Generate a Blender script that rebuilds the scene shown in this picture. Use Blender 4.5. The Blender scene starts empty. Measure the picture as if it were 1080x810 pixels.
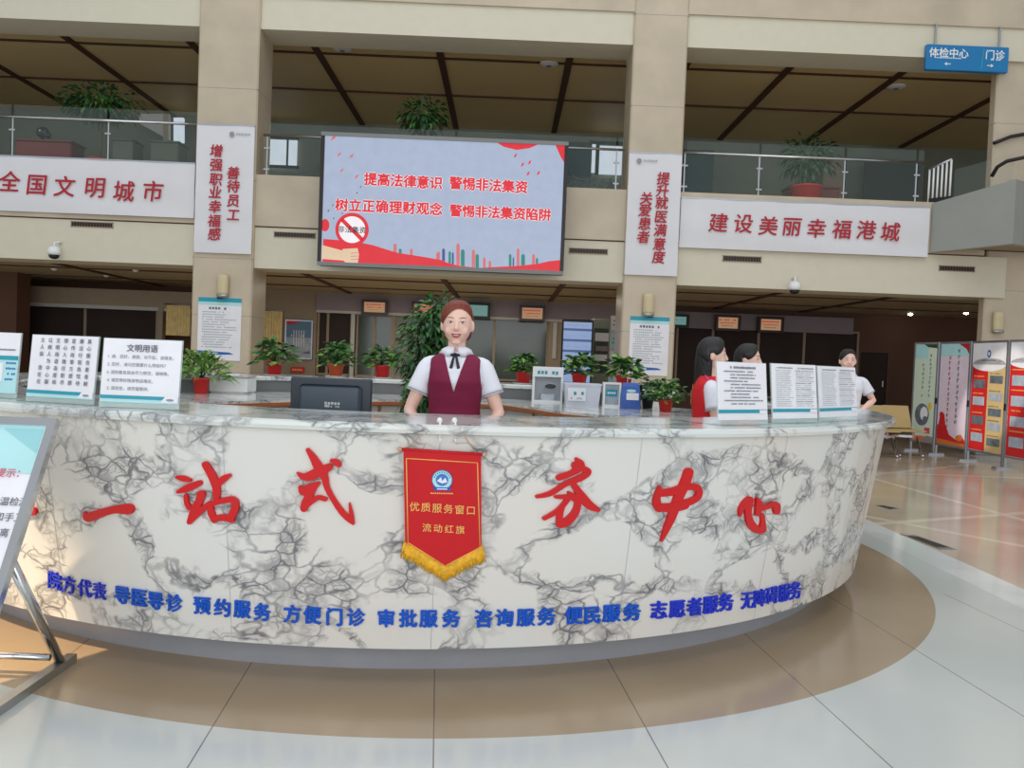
import bpy, math, random
import numpy as np
from math import sin, cos, pi, sqrt, hypot, atan2, radians
from mathutils import Vector, Matrix
random.seed(7)
C = bpy.context.scene.collection
# ------------------------------------------------------------------ camera
PITCH, ROLL, YAW, FPX, CH = -.0301, .0395, .0086, 880.0, 1.32
def V(*a): return Vector(a)
_M = Matrix(((cos(YAW), sin(YAW), 0), (-sin(YAW), cos(YAW), 0), (0, 0, 1)))
_R0 = V(1, 0, 0); _U0 = V(0, -sin(PITCH), cos(PITCH)); _F0 = V(0, cos(PITCH), sin(PITCH))
CR = _M @ (cos(ROLL)*_R0 + sin(ROLL)*_U0); CU = _M @ (-sin(ROLL)*_R0 + cos(ROLL)*_U0); CF = _M @ _F0
CO = V(0, 0, CH)
def ray(x, y):
    x, y = float(x), float(y); return (x-540)*CR - (y-405)*CU + FPX*CF
def P(x, y, Y):
    d = ray(x, y); return CO + d*(Y/d.y)
def PZ(x, y, z):
    d = ray(x, y); return CO + d*((z-CH)/d.z)
def PP(x, y, o, n):
    d = ray(x, y); return CO + d*((o-CO).dot(n)/d.dot(n))
cam = bpy.data.cameras.new('camera'); co = bpy.data.objects.new('camera', cam); C.objects.link(co)
cam.sensor_width = 36; cam.lens = 36*FPX/1080; cam.clip_end = 200; cam.clip_start = .05
mw = Matrix((CR, CU, -CF)).transposed().to_4x4(); mw.translation = CO; co.matrix_world = mw
bpy.context.scene.camera = co

# ------------------------------------------------------------------ materials
def mat(name, col, rough=.5, metal=0, emit=0, noise=0, nscale=6, spec=.5, alpha=None, trans=0, bump=0, coat=0):
    m = bpy.data.materials.new(name); m.use_nodes = True
    nt = m.node_tree; b = nt.nodes['Principled BSDF']
    b.inputs['Base Color'].default_value = (*col, 1); b.inputs['Roughness'].default_value = rough
    b.inputs['Metallic'].default_value = metal; b.inputs['Specular IOR Level'].default_value = spec
    if coat: b.inputs['Coat Weight'].default_value = coat; b.inputs['Coat Roughness'].default_value = .05
    if emit:
        b.inputs['Emission Color'].default_value = (*col, 1); b.inputs['Emission Strength'].default_value = emit
    if trans: b.inputs['Transmission Weight'].default_value = trans
    if alpha is not None: b.inputs['Alpha'].default_value = alpha
    tc = nt.nodes.new('ShaderNodeTexCoord'); n = nt.nodes.new('ShaderNodeTexNoise')
    n.inputs['Scale'].default_value = nscale; n.inputs['Detail'].default_value = 4
    nt.links.new(tc.outputs['Object'], n.inputs['Vector'])
    a = noise if noise else .04
    r = nt.nodes.new('ShaderNodeMix'); r.data_type = 'RGBA'
    r.inputs[6].default_value = (*[c*(1-a) for c in col], 1); r.inputs[7].default_value = (*[min(1, c*(1+a)) for c in col], 1)
    cr = nt.nodes.new('ShaderNodeMapRange'); cr.inputs[1].default_value = .3; cr.inputs[2].default_value = .7
    nt.links.new(n.outputs['Fac'], cr.inputs[0]); nt.links.new(cr.outputs[0], r.inputs[0])
    nt.links.new(r.outputs[2], b.inputs['Base Color'])
    if emit:
        nt.links.new(r.outputs[2], b.inputs['Emission Color'])
        dk = nt.nodes.new('ShaderNodeMix'); dk.data_type = 'RGBA'; dk.inputs[0].default_value = .88; dk.inputs[7].default_value = (0, 0, 0, 1)
        nt.links.new(r.outputs[2], dk.inputs[6]); nt.links.new(dk.outputs[2], b.inputs['Base Color'])
    if bump:
        bp = nt.nodes.new('ShaderNodeBump'); bp.inputs['Strength'].default_value = bump
        nt.links.new(n.outputs['Fac'], bp.inputs['Height']); nt.links.new(bp.outputs[0], b.inputs['Normal'])
    return m
def srgb(r, g, b):
    f = lambda c: (c/255/12.92) if c/255 <= .04045 else ((c/255+.055)/1.055)**2.4
    return (f(r), f(g), f(b))
S = srgb
M = {}
M['stone'] = mat('tan_stone', S(196,180,156), .35, noise=.10, nscale=1.7)
M['beige'] = mat('beige_panel', S(214,206,184), .6, noise=.02)
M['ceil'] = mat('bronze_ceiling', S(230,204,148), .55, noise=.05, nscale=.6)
M['slot'] = mat('dark_slot', S(84,50,36), .6)
M['white'] = mat('white_paint', S(232,232,230), .5)
M['fabric'] = mat('banner_fabric', S(224,222,224), .8, noise=.02, nscale=3)
M['red'] = mat('red_lettering', S(205,14,20), .35)
M['crimson'] = mat('crimson_lettering', S(176,24,44), .6)
M['blue'] = mat('blue_lettering', S(0,84,196), .4)
M['greyst'] = mat('grey_plinth_stone', S(150,152,158), .35, noise=.06, nscale=5)
M['greypanel'] = mat('grey_panel', S(128,128,128), .5)
M['brown'] = mat('brown_wall', S(104,72,56), .7, noise=.08, nscale=1)
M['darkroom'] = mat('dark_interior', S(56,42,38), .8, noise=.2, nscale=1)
M['black'] = mat('black', S(18,18,20), .45)
M['monitor'] = mat('monitor_plastic', S(42,50,60), .45)
M['monitor2'] = mat('monitor_panel', S(58,70,82), .4)
M['chrome'] = mat('chrome', S(205,205,205), .16, metal=1)
M['steel'] = mat('brushed_steel', S(178,180,178), .35, metal=.9)
M['pot'] = mat('red_pot', S(206,40,36), .4)
M['leaf'] = mat('leaf_green', S(62,108,40), .5, noise=.45, nscale=9)
M['leafl'] = mat('leaf_light', S(122,158,74), .5, noise=.3, nscale=9)
M['leafd'] = mat('leaf_dark', S(40,78,44), .5, noise=.4, nscale=7)
M['stem'] = mat('stem', S(96,84,52), .8)
M['soil'] = mat('soil', S(60,44,32), .9)
M['skin'] = mat('skin', S(238,194,176), .5, noise=.02)
M['lips'] = mat('lips', S(176,62,66), .4)
M['lips2'] = mat('pale_lips', S(200,128,116), .5)
M['eyew'] = mat('eye_white', S(225,218,212), .3)
M['eyed'] = mat('iris_dark', S(40,26,22), .3)
M['auburn'] = mat('auburn_hair', S(122,46,28), .42, noise=.25, nscale=30)
M['blackhair'] = mat('black_hair', S(24,20,20), .45, noise=.2, nscale=30)
for k_ in ('auburn', 'blackhair'):
    nt_ = M[k_].node_tree; tc_ = [n for n in nt_.nodes if n.type == 'TEX_COORD'][0]; no_ = [n for n in nt_.nodes if n.type == 'TEX_NOISE'][0]
    mp_ = nt_.nodes.new('ShaderNodeMapping'); mp_.inputs['Scale'].default_value = (7, .8, 1.2); nt_.links.new(tc_.outputs['Object'], mp_.inputs[0]); nt_.links.new(mp_.outputs[0], no_.inputs['Vector'])
    bp_ = nt_.nodes.new('ShaderNodeBump'); bp_.inputs['Strength'].default_value = .5; bp_.inputs['Distance'].default_value = .01; nt_.links.new(no_.outputs['Fac'], bp_.inputs['Height']); nt_.links.new(bp_.outputs[0], nt_.nodes['Principled BSDF'].inputs['Normal'])
M['vest'] = mat('maroon_vest', S(122,16,58), .8, noise=.05, nscale=20)
M['shirt'] = mat('white_shirt', S(232,232,240), .75)
M['trim'] = mat('grey_trim', S(150,146,160), .7)
M['navy'] = mat('navy_ribbon', S(22,22,46), .6)
M['skirt'] = mat('dark_skirt', S(30,28,40), .8)
M['redvest'] = mat('red_vest', S(214,24,34), .7, noise=.04)
M['pink'] = mat('pink_edge', S(214,70,110), .7)
M['yellow'] = mat('yellow_print', S(240,200,50), .5)
M['gold'] = mat('gold_fringe', S(226,170,30), .5, noise=.25, nscale=60)
M['goldline'] = mat('gold_thread', S(240,176,96), .5)
M['velvet'] = mat('red_velvet', S(200,16,26), .75, noise=.04, nscale=12)
M['cord'] = mat('tan_cord', S(196,160,130), .7)
M['paper'] = mat('paper', S(236,234,238), .6)
M['ink'] = mat('grey_ink', S(112,114,124), .7)
M['inkl'] = mat('pale_ink', S(168,178,182), .7)
M['teal'] = mat('teal_print', S(36,152,172), .5)
M['tealp'] = mat('pale_teal_print', S(178,224,226), .5)
M['bluep'] = mat('blue_print', S(28,98,176), .5)
M['signblue'] = mat('sign_blue', S(12,118,176), .4)
M['wood'] = mat('orange_wood_edge', S(164,96,58), .4, noise=.1, nscale=10)
M['cabinet'] = mat('cabinet_white', S(198,196,190), .5)
M['curtain'] = mat('orange_curtain', S(255,226,170), .8, noise=.15, nscale=8)
M['tanseat'] = mat('tan_seat', S(190,166,112), .45)
M['amber'] = mat('amber_display', S(214,170,130), .5, emit=.5)
M['redled'] = mat('red_display_text', S(220,60,50), .5, emit=.5)
M['tealled'] = mat('teal_display', S(130,180,176), .5, emit=.5)
M['frame'] = mat('dark_red_frame', S(58,22,22), .4)
M['lamp'] = mat('lamp_beige', S(206,190,150), .4)
M['spot'] = mat('spot_glow', (1, .93, .8), .5, emit=30)
M['daywin'] = mat('bright_window', (.72, .82, .92), .5, emit=.75)
M['scr'] = mat('led_sky', S(186,200,226), .4, emit=0.68)
M['scrred'] = mat('led_red', S(226,34,48), .4, emit=0.85)
M['scrwhite'] = mat('led_white', S(250,244,248), .4, emit=0.85)
M['scrskin'] = mat('led_skin', S(240,212,176), .4, emit=0.75)
M['scrgreen'] = mat('led_green', S(40,140,130), .4, emit=0.75)
M['scrblue'] = mat('led_blue', S(60,90,160), .4, emit=0.75)
M['scrpink'] = mat('led_pink', S(226,120,120), .4, emit=0.75)
M['scrdark'] = mat('led_dark', S(40,40,60), .4, emit=.4)
M['kiosk'] = mat('kiosk_screen', S(150,176,220), .4, emit=.7)
M['kiosk2'] = mat('kiosk_bands', S(90,110,170), .4, emit=.5)
M['orangep'] = mat('orange_print', S(222,120,50), .5)
M['tanp'] = mat('tan_print', S(216,186,128), .5)
M['pinkp'] = mat('pale_pink_print', S(232,214,228), .5)
M['greenp'] = mat('pale_green_print', S(214,228,206), .5)
M['redp'] = mat('red_print', S(210,34,38), .5)
M['greyph'] = mat('photo_print', S(170,178,190), .5, noise=.2, nscale=9)
M['darkph'] = mat('dark_photo_print', S(104,112,120), .5, noise=.35, nscale=9)
M['alum'] = mat('aluminium', S(186,188,196), .3, metal=.8)
M['clad'] = mat('grey_green_cladding', S(150,152,144), .3, noise=.08, nscale=1.2)
M['darkmetal'] = mat('dark_metal', S(44,38,40), .4, metal=.3)
M['bluebag'] = mat('blue_bag', S(52,92,170), .5, noise=.2, nscale=14)
M['greybin'] = mat('light_grey_plastic', S(206,210,220), .45)
M['tv'] = mat('tinted_office_glass', S(72,84,76), .12, noise=.25, nscale=1.1)
M['mid'] = mat('office_wall', S(160,142,120), .6, noise=.05)
M['purple'] = mat('purple_grey_fascia', S(150,136,142), .6)
M['gwall'] = mat('green_grey_wall', S(132,138,122), .5, noise=.12, nscale=1)
M['orangepot'] = mat('orange_pot', S(206,92,48), .5)
M['ink2'] = mat('dark_glass_print', S(44,58,54), .6)
M['lampshade'] = mat('cream', S(236,228,196), .5)
def glassmat(name, col, alpha):
    m = mat(name, col, .05, alpha=alpha); return m
M['glass'] = glassmat('clear_glass', S(150,165,158), .08)
M['acrylic'] = glassmat('clear_acrylic', S(215,235,232), .35)

def nodes_of(name):
    m = bpy.data.materials.new(name); m.use_nodes = True
    return m, m.node_tree, m.node_tree.nodes['Principled BSDF']
class NB:
    def __init__(s, nt): s.nt = nt
    def m(s, op, a, b=None, c=None):
        n = s.nt.nodes.new('ShaderNodeMath'); n.operation = op
        for i, v in enumerate((a, b, c)):
            if v is None: continue
            if isinstance(v, (int, float)): n.inputs[i].default_value = v
            else: s.nt.links.new(v, n.inputs[i])
        return n.outputs[0]
    def ss(s, v, lo, hi, a=0, b=1):
        n = s.nt.nodes.new('ShaderNodeMapRange'); n.interpolation_type = 'SMOOTHSTEP'
        s.nt.links.new(v, n.inputs[0])
        for i, q in enumerate((lo, hi, a, b)): n.inputs[i+1].default_value = q
        return n.outputs[0]
    def mix(s, f, a, b):
        n = s.nt.nodes.new('ShaderNodeMix'); n.data_type = 'RGBA'
        if isinstance(f, (int, float)): n.inputs[0].default_value = f
        else: s.nt.links.new(f, n.inputs[0])
        for i, v in ((6, a), (7, b)):
            if isinstance(v, tuple): n.inputs[i].default_value = (*v, 1)
            else: s.nt.links.new(v, n.inputs[i])
        return n.outputs[2]
    def noise(s, vec, scale, detail=4, dist=0):
        n = s.nt.nodes.new('ShaderNodeTexNoise'); n.inputs['Scale'].default_value = scale
        n.inputs['Detail'].default_value = detail; n.inputs['Distortion'].default_value = dist
        s.nt.links.new(vec, n.inputs['Vector']); return n
    def voro(s, vec, scale):
        n = s.nt.nodes.new('ShaderNodeTexVoronoi'); n.feature = 'DISTANCE_TO_EDGE'; n.inputs['Scale'].default_value = scale
        s.nt.links.new(vec, n.inputs['Vector']); return n.outputs['Distance']

def marble(name, base, rough):
    m, nt, b = nodes_of(name); q = NB(nt)
    tc = nt.nodes.new('ShaderNodeTexCoord'); src = tc.outputs['Object']
    mp = nt.nodes.new('ShaderNodeMapping'); mp.inputs['Rotation'].default_value = (.25, .45, .3); mp.inputs['Scale'].default_value = (1, 1, 1.35)
    nt.links.new(src, mp.inputs[0])
    n1 = q.noise(mp.outputs[0], 2.6, 4)
    mixv = nt.nodes.new('ShaderNodeVectorMath'); mixv.operation = 'MULTIPLY_ADD'
    nt.links.new(n1.outputs['Color'], mixv.inputs[0]); mixv.inputs[1].default_value = (.34, .34, .34); nt.links.new(mp.outputs[0], mixv.inputs[2])
    n2 = q.noise(mixv.outputs[0], 13, 3)
    mv2 = nt.nodes.new('ShaderNodeVectorMath'); mv2.operation = 'MULTIPLY_ADD'
    nt.links.new(n2.outputs['Color'], mv2.inputs[0]); mv2.inputs[1].default_value = (.05, .05, .05); nt.links.new(mixv.outputs[0], mv2.inputs[2])
    big = q.voro(mv2.outputs[0], 2.3)
    small = q.voro(mv2.outputs[0], 10.5)
    tiny = q.voro(mv2.outputs[0], 24)
    nb = q.noise(src, 1.7, 2).outputs['Fac']
    # a band around the big cell edges where small veins gather
    width = q.ss(nb, .36, .66, .09, .29)
    band = q.m('SUBTRACT', 1, q.ss(q.m('DIVIDE', big, width), .55, 1.0))
    line_big = q.m('SUBTRACT', 1, q.ss(big, .0, .04))
    line_small = q.m('SUBTRACT', 1, q.ss(small, .0, .11))
    line_tiny = q.m('SUBTRACT', 1, q.ss(tiny, .0, .16))
    brk = q.ss(q.noise(src, 9, 3).outputs['Fac'], .40, .60)
    v = q.m('MULTIPLY', band, q.m('MAXIMUM', line_small, q.m('MULTIPLY', q.m('MULTIPLY', line_tiny, .6), brk)))
    v = q.m('MAXIMUM', v, q.m('MULTIPLY', line_big, .55))
    v = q.m('MULTIPLY', v, q.ss(q.noise(src, 4.5, 3).outputs['Fac'], .30, .58, .28, 1))
    haze = q.m('MULTIPLY', band, q.m('MULTIPLY', brk, .20))
    f = q.m('MINIMUM', q.m('ADD', q.m('MULTIPLY', v, .74), haze), 1)
    tint = q.mix(q.ss(q.noise(src, 1.1, 2).outputs['Fac'], .4, .65), base, (base[0]*1.0, base[1]*.955, base[2]*.93))
    col = q.mix(f, tint, S(98,98,104))
    nt.links.new(col, b.inputs['Base Color']); b.inputs['Roughness'].default_value = rough
    return m
M['marble'] = marble('veined_marble', S(222,221,216), .22)
M['marbletop'] = marble('polished_marble_top', S(216,220,216), .10)

def floor_mat():
    m, nt, b = nodes_of('polished_floor'); q = NB(nt)
    g = nt.nodes.new('ShaderNodeNewGeometry'); sx = nt.nodes.new('ShaderNodeSeparateXYZ'); nt.links.new(g.outputs['Position'], sx.inputs[0])
    X, Y = sx.outputs[0], sx.outputs[1]
    dx = q.m('ADD', X, .445); dy = q.m('SUBTRACT', Y, 6.096)
    r = q.m('SQRT', q.m('ADD', q.m('MULTIPLY', dx, dx), q.m('MULTIPLY', dy, dy)))
    inring = q.m('LESS_THAN', r, 3.262)
    pos = g.outputs['Position']
    nz = q.noise(pos, 1.2, 3).outputs['Fac']
    brown = q.mix(q.ss(nz, .3, .7), S(176,156,128), S(164,143,116))
    white = q.mix(q.ss(nz, .3, .7), S(206,208,202), S(198,202,198))
    strip = q.mix(q.ss(nz, .4, .6), S(222,224,218), S(208,212,206))
    tan = q.mix(q.ss(q.noise(pos, .8, 4).outputs['Fac'], .35, .65), S(204,186,162), S(188,170,146))
    # white zone seams run away from the camera
    t = q.m('ADD', X, q.m('MULTIPLY', q.m('SUBTRACT', Y, 3.0), .08))
    fr = q.m('ABSOLUTE', q.m('SUBTRACT', q.m('FRACT', q.m('ADD', q.m('DIVIDE', q.m('ADD', t, .21+.77*20), .77), .5)), .5))
    seam = q.m('LESS_THAN', fr, .0035)
    near = q.m('LESS_THAN', Y, 5.0)
    c = q.mix(inring, white, brown)
    ringx = q.m('GREATER_THAN', X, 3.03)
    c = q.mix(ringx, c, strip)
    c = q.mix(q.m('MULTIPLY', q.m('MULTIPLY', seam, near), .75), c, S(96,86,74))
    out = q.m('GREATER_THAN', X, 3.31)
    def seg(p0, p1, w):
        L = hypot(p1[0]-p0[0], p1[1]-p0[1]); ux, uy = (p1[0]-p0[0])/L, (p1[1]-p0[1])/L
        a = q.m('SUBTRACT', X, p0[0]); d = q.m('SUBTRACT', Y, p0[1])
        al = q.m('ADD', q.m('MULTIPLY', a, ux), q.m('MULTIPLY', d, uy))
        pe = q.m('ABSOLUTE', q.m('SUBTRACT', q.m('MULTIPLY', a, uy), q.m('MULTIPLY', d, ux)))
        return q.m('MULTIPLY', q.m('LESS_THAN', pe, w), q.m('MULTIPLY', q.m('GREATER_THAN', al, 0), q.m('LESS_THAN', al, L)))
    lines = None
    for p0, p1, w in (((3.2,7.21),(5.1,8.12),.05), ((3.2,7.88),(7.4,1.9),.05), ((4.55,11.6),(5.05,6.2),.05), ((3.3,11.06),(12,11.06),.06), ((3.3,13.4),(12,13.4),.05), ((5.05,8.12),(9.6,9.9),.05), ((3.3,9.6),(7.2,12.6),.05)):
        s_ = seg(p0, p1, w); lines = s_ if lines is None else q.m('MAXIMUM', lines, s_)
    tanl = q.mix(q.m('MULTIPLY', lines, .75), tan, S(226,214,192))
    c = q.mix(out, c, tanl)
    back = q.m('GREATER_THAN', Y, 9.9)
    c = q.mix(q.m('MULTIPLY', back, q.m('SUBTRACT', 1, out)), c, tan)
    nt.links.new(c, b.inputs['Base Color'])
    b.inputs['Roughness'].default_value = .1; b.inputs['Specular IOR Level'].default_value = .55
    nt.links.new(q.ss(r, 3.2, 3.3, .17, .13), b.inputs['Roughness'])
    return m
M['floor'] = floor_mat()

# ------------------------------------------------------------------ mesh builder
_gcache = {}
def glyphs(s, bold=0.0, extrude=0.0, shear=0.0):
    k = (s, bold, extrude, shear)
    if k not in _gcache:
        cu = bpy.data.curves.new('t', 'FONT'); cu.body = s; cu.size = 1; cu.align_x = 'CENTER'; cu.offset = bold; cu.extrude = extrude; cu.shear = shear
        cu.resolution_u = 3
        ob = bpy.data.objects.new('t', cu); me = bpy.data.meshes.new_from_object(ob)
        vs = [tuple(v.co) for v in me.vertices]; fs = [tuple(p.vertices) for p in me.polygons]
        bpy.data.meshes.remove(me); bpy.data.objects.remove(ob); bpy.data.curves.remove(cu)
        _gcache[k] = (vs, fs)
    return _gcache[k]
class MB:
    def __init__(s): s.v = []; s.f = []; s.m = []; s.sm = []; s.mats = []
    def mi(s, m):
        m = M[m] if isinstance(m, str) else m
        if m not in s.mats: s.mats.append(m)
        return s.mats.index(m)
    def add(s, vs, fs, m, smooth=False):
        o = len(s.v); s.v += [tuple(q) for q in vs]; i = s.mi(m)
        for f in fs: s.f.append(tuple(a+o for a in f)); s.m.append(i); s.sm.append(smooth)
        return s
    def box(s, x0, x1, y0, y1, z0, z1, m, bev=0):
        if bev:
            b = min(bev, abs(x1-x0)/2.1, abs(y1-y0)/2.1, abs(z1-z0)/2.1)
            # chamfered box: outline profile in xy, inset at top and bottom
            def rg(e, z): return [(x0+e+b*c0, y0+e+b*c1, z) for c0, c1 in ()]
            vs = []
            for (z, e) in ((z0, b), (z0+b, 0), (z1-b, 0), (z1, b)):
                k = b if e == 0 else b
                xa, xb, ya, yb = x0+e, x1-e, y0+e, y1-e
                vs += [(xa+k, ya, z), (xb-k, ya, z), (xb, ya+k, z), (xb, yb-k, z), (xb-k, yb, z), (xa+k, yb, z), (xa, yb-k, z), (xa, ya+k, z)]
            fs = [tuple(reversed(range(8))), tuple(range(24, 32))]
            for r in range(3):
                for i in range(8): j = (i+1) % 8; fs.append((r*8+i, r*8+j, r*8+8+j, r*8+8+i))
            return s.add(vs, fs, m)
        vs = [(x0,y0,z0),(x1,y0,z0),(x1,y1,z0),(x0,y1,z0),(x0,y0,z1),(x1,y0,z1),(x1,y1,z1),(x0,y1,z1)]
        return s.add(vs, [(0,3,2,1),(4,5,6,7),(0,1,5,4),(1,2,6,5),(2,3,7,6),(3,0,4,7)], m)
    def obox(s, o, a, b, c, m):
        o, a, b, c = map(Vector, (o, a, b, c))
        vs = [o, o+a, o+a+b, o+b, o+c, o+a+c, o+a+b+c, o+b+c]
        return s.add(vs, [(0,3,2,1),(4,5,6,7),(0,1,5,4),(1,2,6,5),(2,3,7,6),(3,0,4,7)], m)
    def prism(s, poly, z0, z1, m):
        n = len(poly); vs = [(x, y, z0) for x, y in poly]+[(x, y, z1) for x, y in poly]
        fs = [tuple(reversed(range(n))), tuple(range(n, 2*n))]+[(i, (i+1) % n, n+(i+1) % n, n+i) for i in range(n)]
        return s.add(vs, fs, m)
    def extr(s, pts, n, m):
        pts = [Vector(p) for p in pts]; n = Vector(n); k = len(pts)
        return s.add(pts+[p+n for p in pts], [tuple(reversed(range(k))), tuple(range(k, 2*k))]+[(i, (i+1) % k, k+(i+1) % k, k+i) for i in range(k)], m)
    def rings(s, rr, m, closed=True, caps=True, smooth=True):
        n = len(rr[0]); vs = [p for r in rr for p in r]; fs = []
        for a in range(len(rr)-1):
            for i in range(n if closed else n-1):
                j = (i+1) % n; fs.append((a*n+i, a*n+j, a*n+n+j, a*n+n+i))
        if caps: fs.append(tuple(reversed(range(n)))); fs.append(tuple(range((len(rr)-1)*n, len(rr)*n)))
        return s.add(vs, fs, m, smooth)
    def lathe(s, prof, m, c=(0, 0), n=24, smooth=True, caps=True, sx=1, sy=1):
        return s.rings([[(c[0]+r*sx*cos(2*pi*i/n), c[1]+r*sy*sin(2*pi*i/n), z) for i in range(n)] for r, z in prof], m, smooth=smooth, caps=caps)
    def tube(s, pts, rad, m, n=10, flat=1.0, caps=True):
        pts = [Vector(p) for p in pts]; k = len(pts)
        if not isinstance(rad, (list, tuple)): rad = [rad]*k
        rr = []; up = None
        for i, p in enumerate(pts):
            t = (pts[min(i+1, k-1)]-pts[max(i-1, 0)]).normalized()
            if up is None: up = Vector((0, 0, 1)) if abs(t.z) < .9 else Vector((0, 1, 0))
            sd = t.cross(up).normalized(); up = sd.cross(t).normalized()
            rr.append([tuple(p+sd*rad[i]*cos(2*pi*a/n)+up*rad[i]*flat*sin(2*pi*a/n)) for a in range(n)])
        return s.rings(rr, m, caps=caps)
    def ball(s, c, r, m, n=16, k=10):
        rx, ry, rz = r if isinstance(r, (tuple, list)) else (r, r, r)
        return s.rings([[(c[0]+rx*sin(pi*b/k)*cos(2*pi*a/n), c[1]+ry*sin(pi*b/k)*sin(2*pi*a/n), c[2]-rz*cos(pi*b/k)) for a in range(n)] for b in [.06]+list(range(1, k))+[k-.06]], m)
    def text(s, t, c, ux, uy, size, m, bold=0, ext=0, shear=0, off=None):
        """text centred on c; ux, uy unit vectors; ext = thickness along the normal"""
        c, ux, uy = Vector(c), Vector(ux), Vector(uy); n = ux.cross(uy).normalized()
        vs, fs = glyphs(t, 0, .5 if ext else 0, shear); q = bold
        for i_, (ox, oy) in enumerate(((0, 0),) if not bold else ((-q, 0), (q, 0), (0, q), (0, -q))):
            s.add([c+ux*((x+ox)*size)+uy*((y-.38+oy)*size)+n*(((z+.5)*ext if ext else 0)+i_*.00035) for x, y, z in vs], fs, m)
        return s
    def build(s, name, parent=None, loc=None, mods=None):
        me = bpy.data.meshes.new(name); me.from_pydata(s.v, [], s.f)
        for m in s.mats: me.materials.append(m)
        me.polygons.foreach_set('material_index', s.m); me.polygons.foreach_set('use_smooth', s.sm); me.update()
        o = bpy.data.objects.new(name, me); C.objects.link(o)
        if parent: o.parent = parent
        return o
def tag(o, label, cat, group=None):
    o['label'] = label; o['category'] = cat
    if group: o['group'] = group
    return o
def struct(o): o['kind'] = 'structure'; return o
def thing(name, label, cat, loc=(0, 0, 0), rz=0, group=None):
    o = bpy.data.objects.new(name, None); C.objects.link(o); o.location = loc; o.rotation_euler = (0, 0, rz)
    o.empty_display_size = .1
    return tag(o, label, cat, group)
def dup(root, loc, label=None, rz=None, scale=None):
    r = root.copy(); C.objects.link(r); r.location = loc
    if label: r['label'] = label
    if rz is not None: r.rotation_euler = (0, 0, rz)
    if scale: r.scale = (scale,)*3
    for ch in list(root.children):
        c = ch.copy(); C.objects.link(c); c.parent = r
        for g in list(ch.children): d = g.copy(); C.objects.link(d); d.parent = c
    return r
class Canvas:
    """flat drawing on a real plane: u to the right, v up, thin layers towards the viewer"""
    def __init__(s, mb, o, ux, uy): s.mb = mb; s.o = Vector(o); s.ux = Vector(ux).normalized(); s.uy = Vector(uy).normalized(); s.n = s.ux.cross(s.uy).normalized()
    def pt(s, u, v, k=0): return s.o+s.ux*u+s.uy*v+s.n*(.0012*k)
    def rect(s, u0, v0, u1, v1, m, k=1): return s.poly([(u0, v0), (u1, v0), (u1, v1), (u0, v1)], m, k)
    def poly(s, pts, m, k=1): s.mb.add([s.pt(u, v, k) for u, v in pts], [tuple(range(len(pts)))], m); return s
    def disc(s, u, v, ru, rv, m, k=1, n=24): return s.poly([(u+ru*cos(2*pi*i/n), v+rv*sin(2*pi*i/n)) for i in range(n)], m, k)
    def ring(s, u, v, r0, r1, m, k=1, n=32):
        vs = [s.pt(u+r*cos(2*pi*i/n), v+r*sin(2*pi*i/n), k) for r in (r0, r1) for i in range(n)]
        s.mb.add(vs, [(i, n+i, n+(i+1) % n, (i+1) % n) for i in range(n)], m); return s
    def text(s, t, u, v, size, m, k=2, **kw): s.mb.text(t, s.pt(u, v, k), s.ux, s.uy, size, m, **kw); return s
    def bars(s, u0, u1, v, h, m, k=2, ch=None, fill=.72):
        ch = ch or h; u = u0
        while u < u1-ch*.4:
            if random.random() > .08: s.rect(u, v-h/2*random.uniform(.8, 1), min(u+ch*fill, u1), v+h/2*random.uniform(.7, 1), m, k)
            u += ch
        return s
    def uv(s, x, y):
        p = PP(x, y, s.o, s.n)-s.o; return p.dot(s.ux), p.dot(s.uy)
    def pxs(s, x, y):  # metres per pixel
        return (PP(x, y, s.o, s.n)-CO).dot(CF)/FPX
    def ptext(s, t, x, y, px, m, k=2, **kw): u, v = s.uv(x, y); return s.text(t, u, v, px*s.pxs(x, y), m, k, **kw)
    def ppoly(s, pts, m, k=1): return s.poly([s.uv(x, y) for x, y in pts], m, k)
    def prect(s, x0, y0, x1, y1, m, k=1):
        a = s.uv((x0+x1)/2, y0); b = s.uv((x0+x1)/2, y1); return s.rect(s.uv(x0, (y0+y1)/2)[0], b[1], s.uv(x1, (y0+y1)/2)[0], a[1], m, k)

XR = V(1, 0, 0); ZU = V(0, 0, 1)
def X(x, y, Y): return P(x, y, Y).x
def Z(x, y, Y): return P(x, y, Y).z
FY = 14.0
# ------------------------------------------------------------------ the setting
struct(MB().box(-14, 16, -4, 24, -.1, 0, 'floor').build('floor'))
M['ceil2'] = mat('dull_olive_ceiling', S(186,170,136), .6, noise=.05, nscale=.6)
def ceiling(name, z, y0, y1, xs, ys, wl, wc, m='ceil'):
    b = MB(); b.box(-14, 14, y0, y1, z, z+.1, m)
    for x in xs: b.box(x-wl/2, x+wl/2, y0, y1, z-.03, z+.001, 'slot')
    for y in ys: b.box(-14, 14, y-wc/2, y+wc/2, z-.025, z+.001, 'slot')
    return struct(b.build(name))
gx = [-10.49+2.27*i-.01 for i in range(10)]; gx[5] = .95; gx[6] = 3.1; gx[7] = 4.98; gx[8] = 7.05; gx[9] = 9.4
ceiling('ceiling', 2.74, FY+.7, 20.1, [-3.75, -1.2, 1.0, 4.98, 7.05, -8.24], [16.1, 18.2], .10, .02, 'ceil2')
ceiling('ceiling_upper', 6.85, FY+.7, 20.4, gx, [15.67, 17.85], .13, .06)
struct(MB().box(-14, 14, FY+.12, 20.4, 3.75, 3.99, 'mid').build('floor_upper'))
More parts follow.
